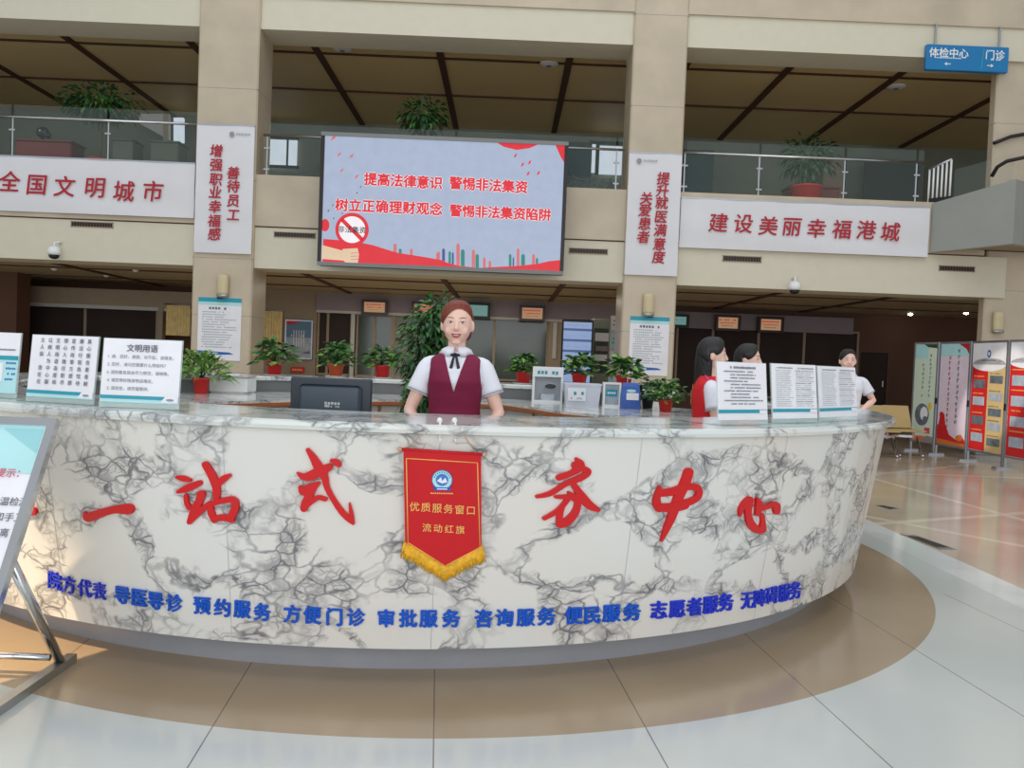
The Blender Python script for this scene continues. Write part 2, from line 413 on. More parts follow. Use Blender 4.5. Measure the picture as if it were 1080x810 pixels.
# beams between the columns, one run each
b = MB(); b.box(-14, 10.6, FY+.04, FY+.75, 6.62, 7.15, 'beige'); b.box(-14, 10.6, FY+.0, FY+.8, 7.15, 9.2, 'stone'); struct(b.build('trim_1'))
xe = X(1063, 300, FY-.02)
b = MB(); b.box(-14, xe, FY+.05, FY+.7, 2.67, 3.35, 'beige'); struct(b.build('trim_2'))
b = MB(); b.box(-14, xe-.4, FY+.02, FY+.7, 3.37, 4.22, 'stone'); b.box(-14, xe-.4, FY+.06, FY+.65, 3.33, 3.38, 'slot'); struct(b.build('trim_3'))
# walls behind
b = MB()
b.box(-14, 14, 20.1, 20.3, 0, 2.9, 'brown'); struct(b.build('wall_back'))
b = MB(); b.box(-14, 14, 20.4, 20.6, 3.9, 7.0, 'gwall'); struct(b.build('wall_upper_back'))
struct(MB().box(-14, -13.8, FY, 20.6, 0, 9, 'brown').build('wall_left_unseen'))  # unseen side wall, added to keep world light out of the bays
struct(MB().box(13.8, 14, FY-1, 20.6, 0, 9, 'brown').build('wall_right_unseen'))  # likewise unseen, blocks world light from the right
# columns
def column(x0, x1, y0, label, top=9.2, dep=.42):
    t = thing('marble_column', label, 'column', ((x0+x1)/2, y0+.4, 0))
    w = (x1-x0)/2
    b = MB(); b.box(-w, w, -.4, dep, 0, top, 'stone', bev=.025)
    for z in (.9, 1.85, 2.8, 4.1, 5.6, 7.1): b.box(-w-.001, w+.001, -.401, dep+.001, z, z+.006, 'greypanel')
    b.build('shaft', t)
    MB().box(-w-.02, w+.02, -.42, dep+.02, 0, .14, 'greyst', bev=.01).build('base', t); return t
cL = (-5.27, -4.27); cR_ = (1.91, 2.81)
column(*cL, FY-.03, 'tan marble column left of the big screen, behind the white banner on slogans for staff')
column(*cR_, FY-.03, 'tan marble column right of the big screen, behind the banner on caring for patients')
column(8.06, 9.2, FY+.1, 'tan marble column at the far right edge behind the display boards', dep=-.2)

# ------------------------------------------------------------------ lower back wall fittings
def back_panel(x0, y0, x1, y1, m, Y=20.05, d=.04, b=None):
    b = b or MB(); cx, cy = (x0+x1)/2, (y0+y1)/2
    b.box(X(x0, cy, Y), X(x1, cy, Y), Y, Y+d, Z(cx, y1, Y), Z(cx, y0, Y), m); return b
# middle bay
b = MB()
xs0, xs1 = X(273, 350, 20), X(333, 350, 20)
b.box(X(268, 350, 20), X(334, 350, 20), 19.95, 20.1, 0, 2.74, 'mid')
struct(b.build('wall_office_left'))
b = MB(); z0, z1 = Z(540, 335, 19.9), Z(540, 318, 19.9)
b.box(X(334, 320, 19.9), X(658, 330, 19.9), 19.88, 20.1, z0, z1, 'purple'); b.box(X(334, 320, 19.9), X(658, 330, 19.9), 19.86, 20.1, z0-.06, z0, 'cabinet')
b.box(X(334, 320, 19.9), X(658, 330, 19.9), 19.86, 20.1, z1, 2.74, 'mid')
struct(b.build('trim_4'))
b = MB(); b.box(X(712, 330, 19.9), X(900, 340, 19.9), 19.88, 20.1, Z(780, 348, 19.9), Z(780, 331, 19.9), 'purple'); struct(b.build('trim_5'))
b = MB(); b.box(X(24, 310, 19), X(205, 310, 19), 18.9, 19.1, Z(110, 322, 19), Z(110, 305, 19), 'mid'); b.box(X(24, 310, 19), X(205, 310, 19), 18.95, 19.05, Z(110, 323, 19)-.06, Z(110, 322, 19), 'cabinet')
b.box(X(168, 340, 19), X(173, 340, 19), 18.92, 19.08, 0, Z(110, 322, 19), 'mid'); struct(b.build('trim_6'))
b = MB(); b.box(-13, X(23, 340, 18), 17.8, 18.3, 0, 2.74, 'brown'); struct(b.build('wall_stub_left'))
def window(n, x0, y0, x1, y1, Y=19.98, glassm='tv', posts=()):
    cx, cy = (x0+x1)/2, (y0+y1)/2
    xa, xb, za, zb = X(x0, cy, Y), X(x1, cy, Y), max(.02, Z(cx, y1, Y)), Z(cx, y0, Y)
    t = bpy.data.objects.new('window_%d' % n, None); C.objects.link(t); t.location = (xa, Y, za); struct(t)
    w, h = xb-xa, zb-za
    MB().box(0, w, .03, .05, 0, h, glassm).build('window_pane', t)
    f = MB(); e = .05
    f.box(0, e, 0, .08, 0, h, 'mid').box(w-e, w, 0, .08, 0, h, 'mid').box(e, w-e, 0, .08, h-e, h, 'mid').box(e, w-e, 0, .08, 0, e, 'mid')
    for p in posts: f.box(w*p-.03, w*p+.03, 0, .08, e, h-e, 'mid')
    f.build('window_frame', t); return t
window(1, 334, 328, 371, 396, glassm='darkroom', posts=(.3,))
window(2, 375, 331, 414, 398, posts=(.5,))
window(3, 414, 332, 490, 400, glassm='gwall')
window(4, 490, 334, 578, 402, posts=(.35,))
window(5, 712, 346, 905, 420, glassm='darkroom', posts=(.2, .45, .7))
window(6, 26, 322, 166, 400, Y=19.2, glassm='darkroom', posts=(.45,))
back_panel(369.5, 329, 373.5, 398, 'cabinet', Y=19.9); struct(back_panel(369.5, 329, 373.5, 398, 'cabinet', Y=19.9).build('trim_7'))
b = MB(); back_panel(583, 340, 587, 378, 'cabinet', Y=19.85, b=b); back_panel(578, 334, 592, 400, 'mid', Y=19.9, b=b); struct(b.build('trim_8'))
b = MB(); cv = Canvas(b, (0, 19.95, 0), XR, ZU)
for t_, x_ in (('挂', 556), ('号', 562), ('收', 568), ('费', 574)): pass
# door far right
d = bpy.data.objects.new('door_1', None); C.objects.link(d); d.location = (X(906, 400, 20), 20.02, 0); struct(d)
wd = X(935, 400, 20)-X(906, 400, 20); hd = Z(920, 372, 20)
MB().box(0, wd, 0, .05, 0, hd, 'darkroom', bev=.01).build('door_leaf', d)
MB().box(-.08, 0, -.03, .06, 0, hd+.08, 'brown').box(wd, wd+.08, -.03, .06, 0, hd+.08, 'brown').box(0, wd, -.03, .06, hd, hd+.08, 'brown').build('door_frame', d)
MB().box(wd-.12, wd-.09, -.06, 0, 1.0, 1.14, 'steel').build('door_handle', d)

# curtains behind glass
def curtain(x0, y0, x1, y1, Y, label):
    xa, xb = X(x0, 340, Y), X(x1, 340, Y); za, zb = Z((x0+x1)/2, y1, Y), Z((x0+x1)/2, y0, Y)
    b = MB(); n = 60; f = []; bk = []
    for i in range(n+1): x = xa+(xb-xa)*i/n; f.append((x, Y+.025*sin(i*.9)))
    poly = f+[(x, y+.01) for x, y in reversed(f)]
    for i in range(n):
        (p, q), (r, s_) = f[i], f[i+1]
        b.add([(p, q, za), (r, s_, za), (r, s_, zb), (p, q, zb)], [(0, 1, 2, 3)], 'curtain', True)
    t = thing('curtain', label, 'curtain', (0, 0, 0)); b.build('cloth', t)
    MB().tube([(xa-.05, Y+.03, zb+.02), (xb+.05, Y+.03, zb+.02)], .015, 'steel').build('curtain_rail', t)
curtain(274, 328, 298, 372, 19.9, 'orange curtain beside the framed poster, right of the left column')
curtain(175, 322, 201, 354, 18.85, 'orange curtain in the left bay just left of the left column')

# wall poster between curtain and office door
t = thing('framed_poster', 'silver-framed poster with a blue top on the wall behind the left potted plants', 'poster')
Y = 19.9; xa, xb = X(300, 358, Y), X(330, 358, Y); za, zb = Z(315, 379, Y), Z(315, 337, Y)
MB().box(xa, xb, Y-.02, Y+.04, za, zb, 'alum', bev=.01).build('frame', t)
b = MB(); cv = Canvas(b, (xa+.04, Y-.024, za+.04), XR, ZU); w, h = xb-xa-.08, zb-za-.08
cv.rect(0, 0, w, h, 'greyph', 0); cv.rect(0, h*.55, w, h, mat('poster_blue', S(96,130,160), .5), 1); cv.poly([(0, h), (w*.6, h), (w*.3, h*.92), (0, h*.88)], 'redp', 2)
for i in range(5): cv.bars(w*(.2+.15*i), w*(.25+.15*i), h*.6, .04, 'paper', 2); cv.rect(w*(.3+.1*i), h*.3, w*(.33+.1*i), h*.75, 'paper', 2)
cv.poly([(w*.06, h*.1), (w*.25, h*.12), (w*.12, h*.22)], 'redp', 2); cv.poly([(w*.6, h*.12), (w*.98, h*.12), (w*.95, h*.2)], 'darkph', 2)
b.build('print', t)
t = thing('red_notice_plate', 'small red plate on the wall under the framed poster', 'sign')
xa, xb = X(307, 390, 19.9), X(321, 390, 19.9); za, zb = Z(314, 393, 19.9), Z(314, 387, 19.9)
b = MB(); b.box(xa, xb, 19.86, 19.9, za, zb, 'redp', bev=.01); b.build('plate', t)
b = MB(); Canvas(b, (xa, 19.858, za), XR, ZU).bars(.04, xb-xa-.04, (zb-za)/2, .05, 'goldline'); b.build('print', t)

# queue displays
def qdisp(x0, y0, x1, y1, teal, label):
    Y = 19.6; cx, cy = (x0+x1)/2, (y0+y1)/2
    xa, xb, za, zb = X(x0, cy, Y), X(x1, cy, Y), Z(cx, y1, Y), Z(cx, y0, Y)
    t = thing('queue_display', label, 'display', ((xa+xb)/2, Y, za), 0, 'queue displays over the service windows')
    w, h = xb-xa, zb-za; e = .06
    b = MB(); fm = 'ink2' if teal else 'frame'
    b.box(-w/2, w/2, 0, .12, 0, e, fm).box(-w/2, w/2, 0, .12, h-e, h, fm).box(-w/2, -w/2+e, 0, .12, e, h-e, fm).box(w/2-e, w/2, 0, .12, e, h-e, fm).box(-w/2+e, w/2-e, .06, .12, e, h-e, 'black'); b.build('housing', t)
    MB().box(-.03, .03, .12, .3, h*.4, h*.6, 'steel').build('bracket', t)
    b = MB(); cv = Canvas(b, (-w/2+e, .055, e), XR, ZU); W, H = w-2*e, h-2*e
    cv.rect(0, 0, W, H, 'tealled' if teal else 'amber', 0)
    if not teal:
        cv.bars(W*.06, W*.94, H*.78, H*.16, 'redled', 1); cv.bars(W*.12, W*.88, H*.5, H*.12, 'redled', 1); cv.bars(W*.2, W*.8, H*.25, H*.1, 'yellow', 1)
    else: cv.bars(W*.1, W*.9, H*.6, H*.1, 'paper', 1)
    b.build('screen', t)
qdisp(381, 316, 408.5, 332, 0, 'dark red framed amber queue display above the dark glass, leftmost of the displays')
qdisp(434, 318, 461, 335, 0, 'dark red framed amber queue display partly behind the tall leafy tree')
qdisp(491, 319, 517, 336, 1, 'teal queue display just right of the receptionist\'s head')
qdisp(548, 322, 575, 339, 0, 'dark red framed amber queue display right of the receptionist, left of the tall blue screen')
qdisp(700, 331, 727, 345, 1, 'teal queue display just right of the right marble column')
qdisp(755, 332, 781.5, 349, 0, 'dark red framed amber queue display above the volunteer in the red vest')
qdisp(800, 334, 827, 351, 0, 'dark red framed amber queue display furthest right, under the dome camera')

# information screen and booth posters behind the desk
def px_obj(x0, y0, x1, y1, Y): cx, cy = (x0+x1)/2, (y0+y1)/2; return X(x0, cy, Y), X(x1, cy, Y), Z(cx, y1, Y), Z(cx, y0, Y)
xa, xb, za, zb = px_obj(592, 337, 625, 398, 16)
t = thing('information_screen', 'tall black-framed blue information screen left of the right marble column', 'screen', ((xa+xb)/2, 16, 0))
w = (xb-xa)/2
MB().box(-w, w, 0, .1, .5, zb, 'black', bev=.015).build('housing', t)
MB().box(-w*.8, w*.8, -.12, .25, 0, .06, 'black', bev=.01).box(-.08, .08, .02, .08, .06, .5, 'black').build('stand', t)
b = MB(); cv = Canvas(b, (-w+.03, -.003, .55), XR, ZU); W, H = 2*w-.06, zb-.6
cv.rect(0, 0, W, H, 'kiosk', 0)
for i in range(7): cv.rect(0, H*(.08+.135*i), W, H*(.11+.135*i), 'kiosk2', 1); cv.bars(W*.1, W*.9, H*(.15+.135*i), .015, 'paper', 1, ch=.03)
b.build('display', t)
xa, xb, za, zb = px_obj(643, 333, 656, 400, 16.5)
t = thing('notice_board', 'narrow green and white notice board against the right marble column', 'board', ((xa+xb)/2, 16.5, 0))
w = (xb-xa)/2
MB().box(-w, w, 0, .05, 0, zb, 'cabinet', bev=.01).build('board', t)
b = MB(); cv = Canvas(b, (-w+.02, -.002, .9), XR, ZU)
for i in range(4): cv.rect(0, .02+.35*i, 2*w-.04, .3+.35*i, ['tealp', 'paper'][i % 2], 0); cv.bars(.03, 2*w-.06, .12+.35*i, .04, 'teal', 1); cv.bars(.03, 2*w-.06, .2+.35*i, .03, 'ink', 1)
b.build('notices', t)
xa, xb, za, zb = px_obj(624, 336, 643, 400, 17)
t = thing('service_booth', 'grey glazed booth with small notices between the blue screen and the column', 'booth', ((xa+xb)/2, 17, 0)); w = (xb-xa)/2
MB().box(-w, w, 0, .5, 0, zb, 'gwall', bev=.02).build('body', t)
MB().box(-w+.04, w-.04, -.01, 0, 1.1, zb-.2, 'tv').build('glass', t)
b = MB(); cv = Canvas(b, (-w+.06, -.012, 1.2), XR, ZU); cv.rect(0, .55, .28, .72, 'paper', 1); cv.rect(.02, .35, .26, .45, 'purple', 1); cv.rect(0, .15, .26, .28, 'paper', 1); b.build('notices', t)

# recessed downlights, far right
for (x, y, lb) in ((960, 335, 'small lit ceiling downlight left of the pair at the dark right end'), (1019, 330, 'small lit ceiling downlight right of the pair near the far right column')):
    p = PZ(x, y, 2.73); p = P(x, y, 19.4) if p.y > 19.4 else p; t = thing('downlight', lb, 'ceiling light', (p.x, p.y, 2.74), 0, 'lit downlights at the right end')
    MB().lathe([(.05, -.012), (.085, -.012), (.09, -.0), (.05, 0)], 'steel', caps=False).build('rim', t); MB().lathe([(.052, -.006), (.045, -.028), (.025, -.042), (.004, -.046)], 'spot').build('lens', t)
# ceiling smoke detectors / fittings
def fitting(x, y, z, lb, r=.09):
    p = PZ(x, y, z); t = thing('smoke_detector', lb, 'smoke detector', (p.x, p.y, z))
    MB().lathe([(r*1.1, 0), (r*1.1, -.015), (r*.8, -.035), (r*.3, -.045)], 'white').build('housing', t); MB().lathe([(r*.3, -.045), (r*.3, -.055), (r*.1, -.06)], 'greypanel').build('sensor', t)
fitting(361, 51, 6.84, 'white round fitting on the upper ceiling above the left end of the screen', .16)
fitting(579, 67, 6.84, 'white round fitting on the upper ceiling above the right end of the screen', .16)
fitting(945, 91, 6.84, 'white round fitting on the upper ceiling below the blue hanging sign', .16)
fitting(57+0, 283, 2.72, 'small detector on the low ceiling under the left dome camera', .05)
fitting(112, 290, 2.72, 'small detector on the low ceiling right of the left dome camera', .05)
fitting(143, 284.5, 2.72, 'small dark-looking detector on the low ceiling left of the left column', .05)

# ------------------------------------------------------------------ balcony: fabric banners, vents, glass
def pbanner(name, corners, Y, label, cat, chars, size, th=.02, wires=None, mb_m='fabric', lm='crimson', bold=.014, shear=.10):
    xs = [P(*c, Y) for c in corners]; x0, x1 = (xs[0].x+xs[3].x)/2, (xs[1].x+xs[2].x)/2; z1, z0 = (xs[0].z+xs[1].z)/2, (xs[2].z+xs[3].z)/2
    t = thing(name, label, cat, ((x0+x1)/2, Y, z0)); w, h = x1-x0, z1-z0
    # gently rippled cloth sheet with thickness
    n = max(4, int(w/.15)); kz = 10; vs = []
    for k in range(kz+1):
        for i in range(n+1):
            x = -w/2+w*i/n; z = h*k/kz; vs.append((x, -.012*sin(z*9+x*1.3)*(1-k/kz)-.004*sin(x*7), z))
    fs = [(k*(n+1)+i, k*(n+1)+i+1, (k+1)*(n+1)+i+1, (k+1)*(n+1)+i) for k in range(kz) for i in range(n)]
    b = MB(); b.add(vs, fs, mb_m, True); m_ = len(vs); b.add([(x, y+th, z) for x, y, z in vs], [tuple(reversed(f)) for f in fs], mb_m, True)
    b.build('cloth', t)
    b = MB(); b.box(-w/2, w/2, -.005, th+.005, h-.01, h+.015, 'alum'); b.build('batten', t)
    for ch, x, y in chars:
        p = P(x, y, Y); s_ = size*(p-CO).dot(CF)/FPX
        b = MB(); b.text(ch, (p.x-(x0+x1)/2, -.024, p.z-z0), XR, ZU, s_, lm, bold=bold, shear=shear); b.build('character', t)
    return t
pbanner('fabric_banner', [(-75, 158.5), (206, 175), (204, 232), (-75, 217)], FY-.02, 'long white banner with six red characters on the left balcony', 'banner',
    [('全', 10, 191.7), ('国', 38.7, 194.7), ('文', 68, 196.8), ('明', 100, 197.8), ('城', 130.4, 201.9), ('市', 161, 201.9)], 23)
pbanner('fabric_banner', [(719, 206), (980, 221.5), (979, 272), (716, 260)], FY-.02, 'long white banner with eight red characters on the right balcony', 'banner',
    [('建', 756.8, 235), ('设', 783, 235.8), ('美', 809.4, 238.4), ('丽', 834, 238.9), ('幸', 860, 241), ('福', 887, 242), ('港', 912.4, 242.8), ('城', 937.8, 244.6)], 21)
t1 = pbanner('column_banner', [(208, 131), (269, 133), (264.5, 268), (204.5, 266)], FY-.08, 'tall white banner on the left column with red slogan about staff happiness', 'banner',
    [('善', 246, 182.7), ('待', 246, 196.7), ('员', 246, 211.7), ('工', 246, 226.7), ('增', 228.3, 159.3), ('强', 228, 174), ('职', 227.7, 189.3), ('业', 227, 203), ('幸', 226.7, 218), ('福', 226, 233), ('感', 226, 247)], 14, bold=.022)
t2 = pbanner('column_banner', [(663.5, 160), (719.5, 163.5), (714, 291), (659, 290)], FY-.08, 'tall white banner on the right column with red slogan about caring for patients', 'banner',
    [('提', 699, 188.5), ('升', 698, 201.4), ('就', 697.3, 214), ('医', 696.4, 228.7), ('满', 695.7, 243), ('意', 694.8, 257.5), ('度', 694, 271.3), ('关', 681, 209.4), ('爱', 679.7, 222), ('患', 679.3, 236), ('者', 678, 250)], 14, bold=.022)
for t, (x, y), s_ in ((t1, (245, 142), 1), (t2, (674, 170), 1)):
    b = MB(); p = P(x, y, FY-.08)-Vector(t.location); cv = Canvas(b, (p.x, -.022, p.z), XR, ZU); cv.disc(0, 0, .04, .045, 'trim', 1); cv.bars(.07, .3, .01, .035, 'inkl', 1, ch=.04); b.build('small_emblem', t)
def vent(x0, y0, x1, y1, lb):
    xa, xb, za, zb = px_obj(x0, y0, x1, y1, FY+.05); t = thing('air_vent', lb, 'air vent', ((xa+xb)/2, FY+.05, (za+zb)/2), 0, 'dark slotted vents along the low beam'); w, h = (xb-xa)/2, (zb-za)/2
    MB().box(-w, w, -.012, .0, h-.012, h, 'mid').box(-w, w, -.012, 0, -h, -h+.012, 'mid').box(-w, -w+.012, -.012, 0, -h, h, 'mid').box(w-.012, w, -.012, 0, -h, h, 'mid').box(-w, w, -.003, .0, -h, h, 'black').build('frame', t)
    b = MB(); n = int(2*w/.045)
    for i in range(1, n): b.box(-w+i*2*w/n-.006, -w+i*2*w/n+.006, -.01, -.003, -h+.012, h-.012, 'brown')
    b.build('grille', t)
vent(75, 234, 119.5, 240, 'dark slotted vent under the left balcony banner')
vent(289, 245, 333, 251, 'dark slotted vent just left of the big screen')
vent(600, 262, 641, 268, 'dark slotted vent just right of the big screen')
vent(762, 270, 803, 276.5, 'dark slotted vent under the right balcony banner')
vent(990, 280.5, 1028, 286.5, 'dark slotted vent at the far right end of the low beam')
def domecam(x, y, lb):
    p = P(x, y, FY-.12); t = thing('dome_camera', lb, 'security camera', (p.x, FY-.12, p.z))
    MB().lathe([(.05, .11), (.085, .09), (.1, .02), (.095, -.03)], 'white').build('housing', t)
    MB().lathe([(.085, -.03), (.07, -.075), (.03, -.095)], 'black').build('lens_dome', t)
    MB().tube([(0, .17, .17), (.06, .1, .2), (0, 0, .17), (0, 0, .1)], .016, 'white').build('bracket', t)
domecam(57, 267, 'white dome camera hanging on the low beam at the left')
domecam(838, 304, 'white dome camera hanging on the low beam at the right')
def glass_rail(x0, x1, lb, posts, ytop_f):
    """x in world; posts = list of px"""
    za = 4.22; zb = ytop_f
    t = thing('glass_balustrade', lb, 'balustrade', ((x0+x1)/2, FY+.12, za)); cx = (x0+x1)/2
    xs = sorted([x0]+[X(p, 180, FY+.12) for p in posts]+[x1])
    for i in range(len(xs)-1): MB().box(xs[i]-cx+.02, xs[i+1]-cx-.02, -.006, .006, .02, zb-za-.02, 'glass').build('glass_panel', t)
    MB().tube([(x0-cx, 0, zb-za-.22), (x1-cx, 0, zb-za-.22)], .022, 'chrome').build('handrail', t)
    for x in xs[1:-1]:
        b = MB(); b.box(x-cx-.012, x-cx+.012, .01, .035, -.05, zb-za-.22, 'chrome'); b.box(x-cx-.05, x-cx+.05, -.012, .012, .1, .125, 'chrome').box(x-cx-.05, x-cx+.05, -.012, .012, zb-za-.45, zb-za-.425, 'chrome'); b.build('post', t)
glass_rail(-9.2, -5.3, 'glass balustrade with steel handrail above the left banner', (12, 113), 5.25)
glass_rail(-4.2, 1.86, 'glass balustrade behind the top of the big screen', (281, 480, 650), 5.12)
glass_rail(2.86, X(978, 200, FY), 'glass balustrade with steel handrail above the right banner', (722, 801, 891, 967), 5.12)

# upper floor background
def upper_panel(x0, y0, x1, y1, m, Y, b): xa, xb, za, zb = px_obj(x0, y0, x1, y1, Y); b.box(xa, xb, Y, Y+.04, max(za, 3.99), zb, m); return b
t = thing('upper_window', 'bright window beyond the upper gallery left of the big screen', 'window'); b = MB(); upper_panel(277, 147, 302, 176, 'daywin', 20.3, b); upper_panel(303.5, 147, 313, 176, 'daywin', 20.3, b); b.build('pane', t)
b = MB(); upper_panel(275, 144, 315, 147, 'ink2', 20.28, b); upper_panel(302, 147, 304, 176, 'ink2', 20.28, b); upper_panel(275, 174, 315, 177, 'ink2', 20.28, b); b.build('window_frame', t)
t = thing('upper_window', 'bright window beyond the upper gallery right of the big screen', 'window'); b = MB(); upper_panel(624, 152, 628, 182, 'daywin', 20.3, b); upper_panel(632, 154, 656, 184, 'daywin', 20.3, b); b.build('pane', t)
b = MB(); upper_panel(628, 150, 632, 184, 'ink2', 20.28, b); upper_panel(596, 150, 624, 190, mat('teal_wall', S(40,84,92), .5), 20.3, b); upper_panel(622, 149, 660, 152.5, 'ink2', 20.28, b); b.build('window_frame', t)
t = thing('glass_lettering', 'dark characters on the upper gallery glass right of the big screen', 'lettering'); b = MB()
for ch, x, y in (('健', 600, 192), ('康', 618, 194), ('体', 641, 196)):
    p = P(x, y, FY+.3); b.text(ch, (p.x, FY+.3, p.z-.04), XR, ZU, 22*.0159, 'ink2', bold=.02, ext=.01)
b.build('characters', t)
t = thing('white_partition', 'pale sloping stair side on the upper floor left of the left column', 'partition'); b = MB()
Y = 19.5; b.extr([P(147, 120, Y), P(178, 120, Y), P(178, 147, Y), P(165, 140, Y), P(147, 130, Y)], (0, .1, 0), 'white'); b.extr([P(183, 124, Y), P(193, 124, Y), P(193, 150, Y), P(183, 150, Y)], (0, .1, 0), 'daywin'); b.build('panel', t)
b = MB(); b.extr([P(172, 120, Y-.1), P(177, 120, Y-.1), P(177, 150, Y-.1), P(172, 150, Y-.1)], (0, .1, 0), 'stone'); b.build('post', t)
def counter_box(x0, y0, x1, y1, Y, m, lb, name='storage_cabinet', dz=.5):
    xa, xb, za, zb = px_obj(x0, y0, x1, y1, Y); t = thing(name, lb, 'cabinet', ((xa+xb)/2, Y, 3.99)); w = (xb-xa)/2
    MB().box(-w, w, 0, dz, 0, zb-3.99, m, bev=.02).build('body', t); MB().box(-w-.02, w+.02, -.02, dz+.02, zb-3.99, zb-3.96, m).build('top', t)
M['redwood'] = mat('red_lacquer_wood', S(120,34,28), .4)
counter_box(16, 149, 75, 162, 15.6, 'redwood', 'long dark red cabinet on the upper floor behind the left balustrade')
counter_box(834, 198, 885, 212, 15.4, 'redwood', 'dark red cabinet on the upper floor behind the right balustrade')
counter_box(118, 148, 140, 168, 17, 'gwall', 'grey-green service counter on the upper floor, left one of the pair', 'service_counter'); counter_box(158, 150, 188, 170, 17, 'gwall', 'grey-green service counter on the upper floor, nearer the left column', 'service_counter')
p = P(45, 145, 15.8); t = thing('ornament', 'small dark ornament standing on the dark red upper-floor cabinet', 'ornament', (p.x, 15.8, Z(45, 149, 15.6)+.03))
MB().lathe([(.08, 0), (.09, .02), (.03, .05), (.03, .08)], 'black').build('base', t); b = MB(); b.ball((0, 0, .18), (.12, .07, .11), 'black'); b.ball((.1, 0, .13), (.06, .05, .06), 'black'); b.ball((-.02, -.04, .2), (.03, .03, .03), 'white'); b.build('figure', t)
b = MB(); upper_panel(911, 172, 973, 214, 'black', 19.9, b); struct(b.build('window_7'))
b = MB(); upper_panel(720, 158, 752, 214, mat('teal_wall_b', S(44,80,88), .5), 19.9, b); struct(b.build('window_8'))
b = MB(); upper_panel(868, 165, 890, 214, 'mid', 19.8, b); struct(b.build('trim_9'))

# ------------------------------------------------------------------ plants
def leafmesh(b, p, d, size, m, wid=.62, droop=.3):
    d = d.normalized(); s_ = d.cross(ZU)
    if s_.length < .1: s_ = V(1, 0, 0)
    s_.normalize(); up = s_.cross(d).normalized()
    a = random.uniform(-.6, .6); s_ = (s_*cos(a)+up*sin(a)); up = s_.cross(d)
    L = size; w = size*wid/2
    mid = p+d*L*.5+up*L*.08; tip = p+d*L-ZU*L*droop
    l1 = p+d*L*.28+s_*w+up*L*.02; l2 = p+d*L*.62+s_*w*.75-ZU*L*.08; r1 = p+d*L*.28-s_*w+up*L*.02; r2 = p+d*L*.62-s_*w*.75-ZU*L*.08
    b.add([p, l1, l2, tip, r2, r1, mid], [(0, 1, 6), (1, 2, 6), (2, 3, 6), (3, 4, 6), (4, 5, 6), (5, 0, 6)], m, True)
def pot(t, r, h, m='pot'):
    MB().lathe([(r*.68, 0), (r*.72, h*.02), (r*.93, h*.84), (r*1.05, h*.85), (r*1.06, h), (r*.93, h), (r*.9, h*.86), (r*.6, h*.8)], m).build('pot', t)
    MB().lathe([(r*.88, h*.84), (r*.88, h*.88)], 'soil').build('soil', t)
def saucer(t, r): MB().lathe([(r*.8, 0), (r*.95, .012), (r*.9, .012), (r*.75, .004)], 'white').build('saucer', t)
def pothos(loc, r, h, R_, H_, lb, n=170, seed=1, potm='pot', lm=('leaf', 'leaf', 'leafl', 'leafd'), leaf=.085, spike=False, name='potted_pothos', cat='plant', group='leafy plants in red pots'):
    random.seed(seed); t = thing(name, lb, cat, loc, random.uniform(0, 6), group)
    pot(t, r, h, potm)
    b = MB(); st = MB()
    for i in range(n):
        th = random.uniform(0, 2*pi); ph = random.uniform(-.35, 1.45); rr = random.uniform(.45, 1)
        c = V(cos(th)*cos(ph)*R_*rr, sin(th)*cos(ph)*R_*rr, h+max(-.6*h, .12*H_+sin(ph)*H_*.8*rr))
        d = V(cos(th), sin(th), random.uniform(-.3, .7)*(.5+ph)) if not spike else V(cos(th), sin(th), .4+ph)
        leafmesh(b, c, d, leaf*random.uniform(.7, 1.25), random.choice(lm), wid=.2 if spike else .72, droop=.45 if spike else .25)
        if i % 6 == 0: st.tube([(0, 0, h*.85), (c.x*.4, c.y*.4, max(c.z, h)*.9+.02), tuple(c)], .0028, 'leaf', n=5)
    b.build('foliage', t); st.build('stems', t); return t

# ------------------------------------------------------------------ reception ring
EX, EY, EA, EB = -.627, 6.164, 3.231, 3.054
ZT, ZS, ZM = 1.06, 1.02, .145
def el(th, k): return EX+(EA-k)*cos(th), EY+(EB-k)*sin(th)
ring = thing('reception_counter', 'round white marble reception counter with red and blue lettering filling the middle', 'counter', (EX, EY, 0))
def lring(prof, m, n=240, smooth=True, a0=44, a1=372):
    b = MB(); rr = []; A_ = [radians(a0+(a1-a0)*i/(n-1)) for i in range(n)]
    for k, z in prof: rr.append([(el(t_, k)[0]-EX, el(t_, k)[1]-EY, z) for t_ in A_])
    vs = [p for r in rr for p in r]; L = len(rr); fs = [tuple(a*n for a in range(L)), tuple(reversed([a*n+n-1 for a in range(L)]))]
    for a in range(L):
        c = (a+1) % L
        for i in range(n-1): j = i+1; fs.append((a*n+i, c*n+i, c*n+j, a*n+j))
    b.add(vs, [tuple(reversed(f)) for f in fs], m, smooth); return b
KT, KB = .045, .181
lring([(KT, ZS), (KB, ZM), (.56, ZM), (.56, ZS)], 'marble', smooth=False).build('body', ring)
lring([(.353, 0), (.34, ZM), (.55, ZM), (.55, 0)], 'greyst', smooth=False).build('plinth', ring)
lring([(.03, ZS-.0), (.004, ZS+.006), (0, ZS+.02), (.004, ZT-.006), (.02, ZT), (.61, ZT), (.62, ZT-.01), (.62, ZS), (.6, ZS)], 'marbletop', smooth=False).build('slab', ring)
lring([(.562, .8), (.575, .8), (.575, ZS-.001), (.562, ZS-.001)], 'greypanel', smooth=False).build('inner_fascia', ring)
b = MB()
def kk(z): return KT+(KB-KT)*(ZS-z)/(ZS-ZM)
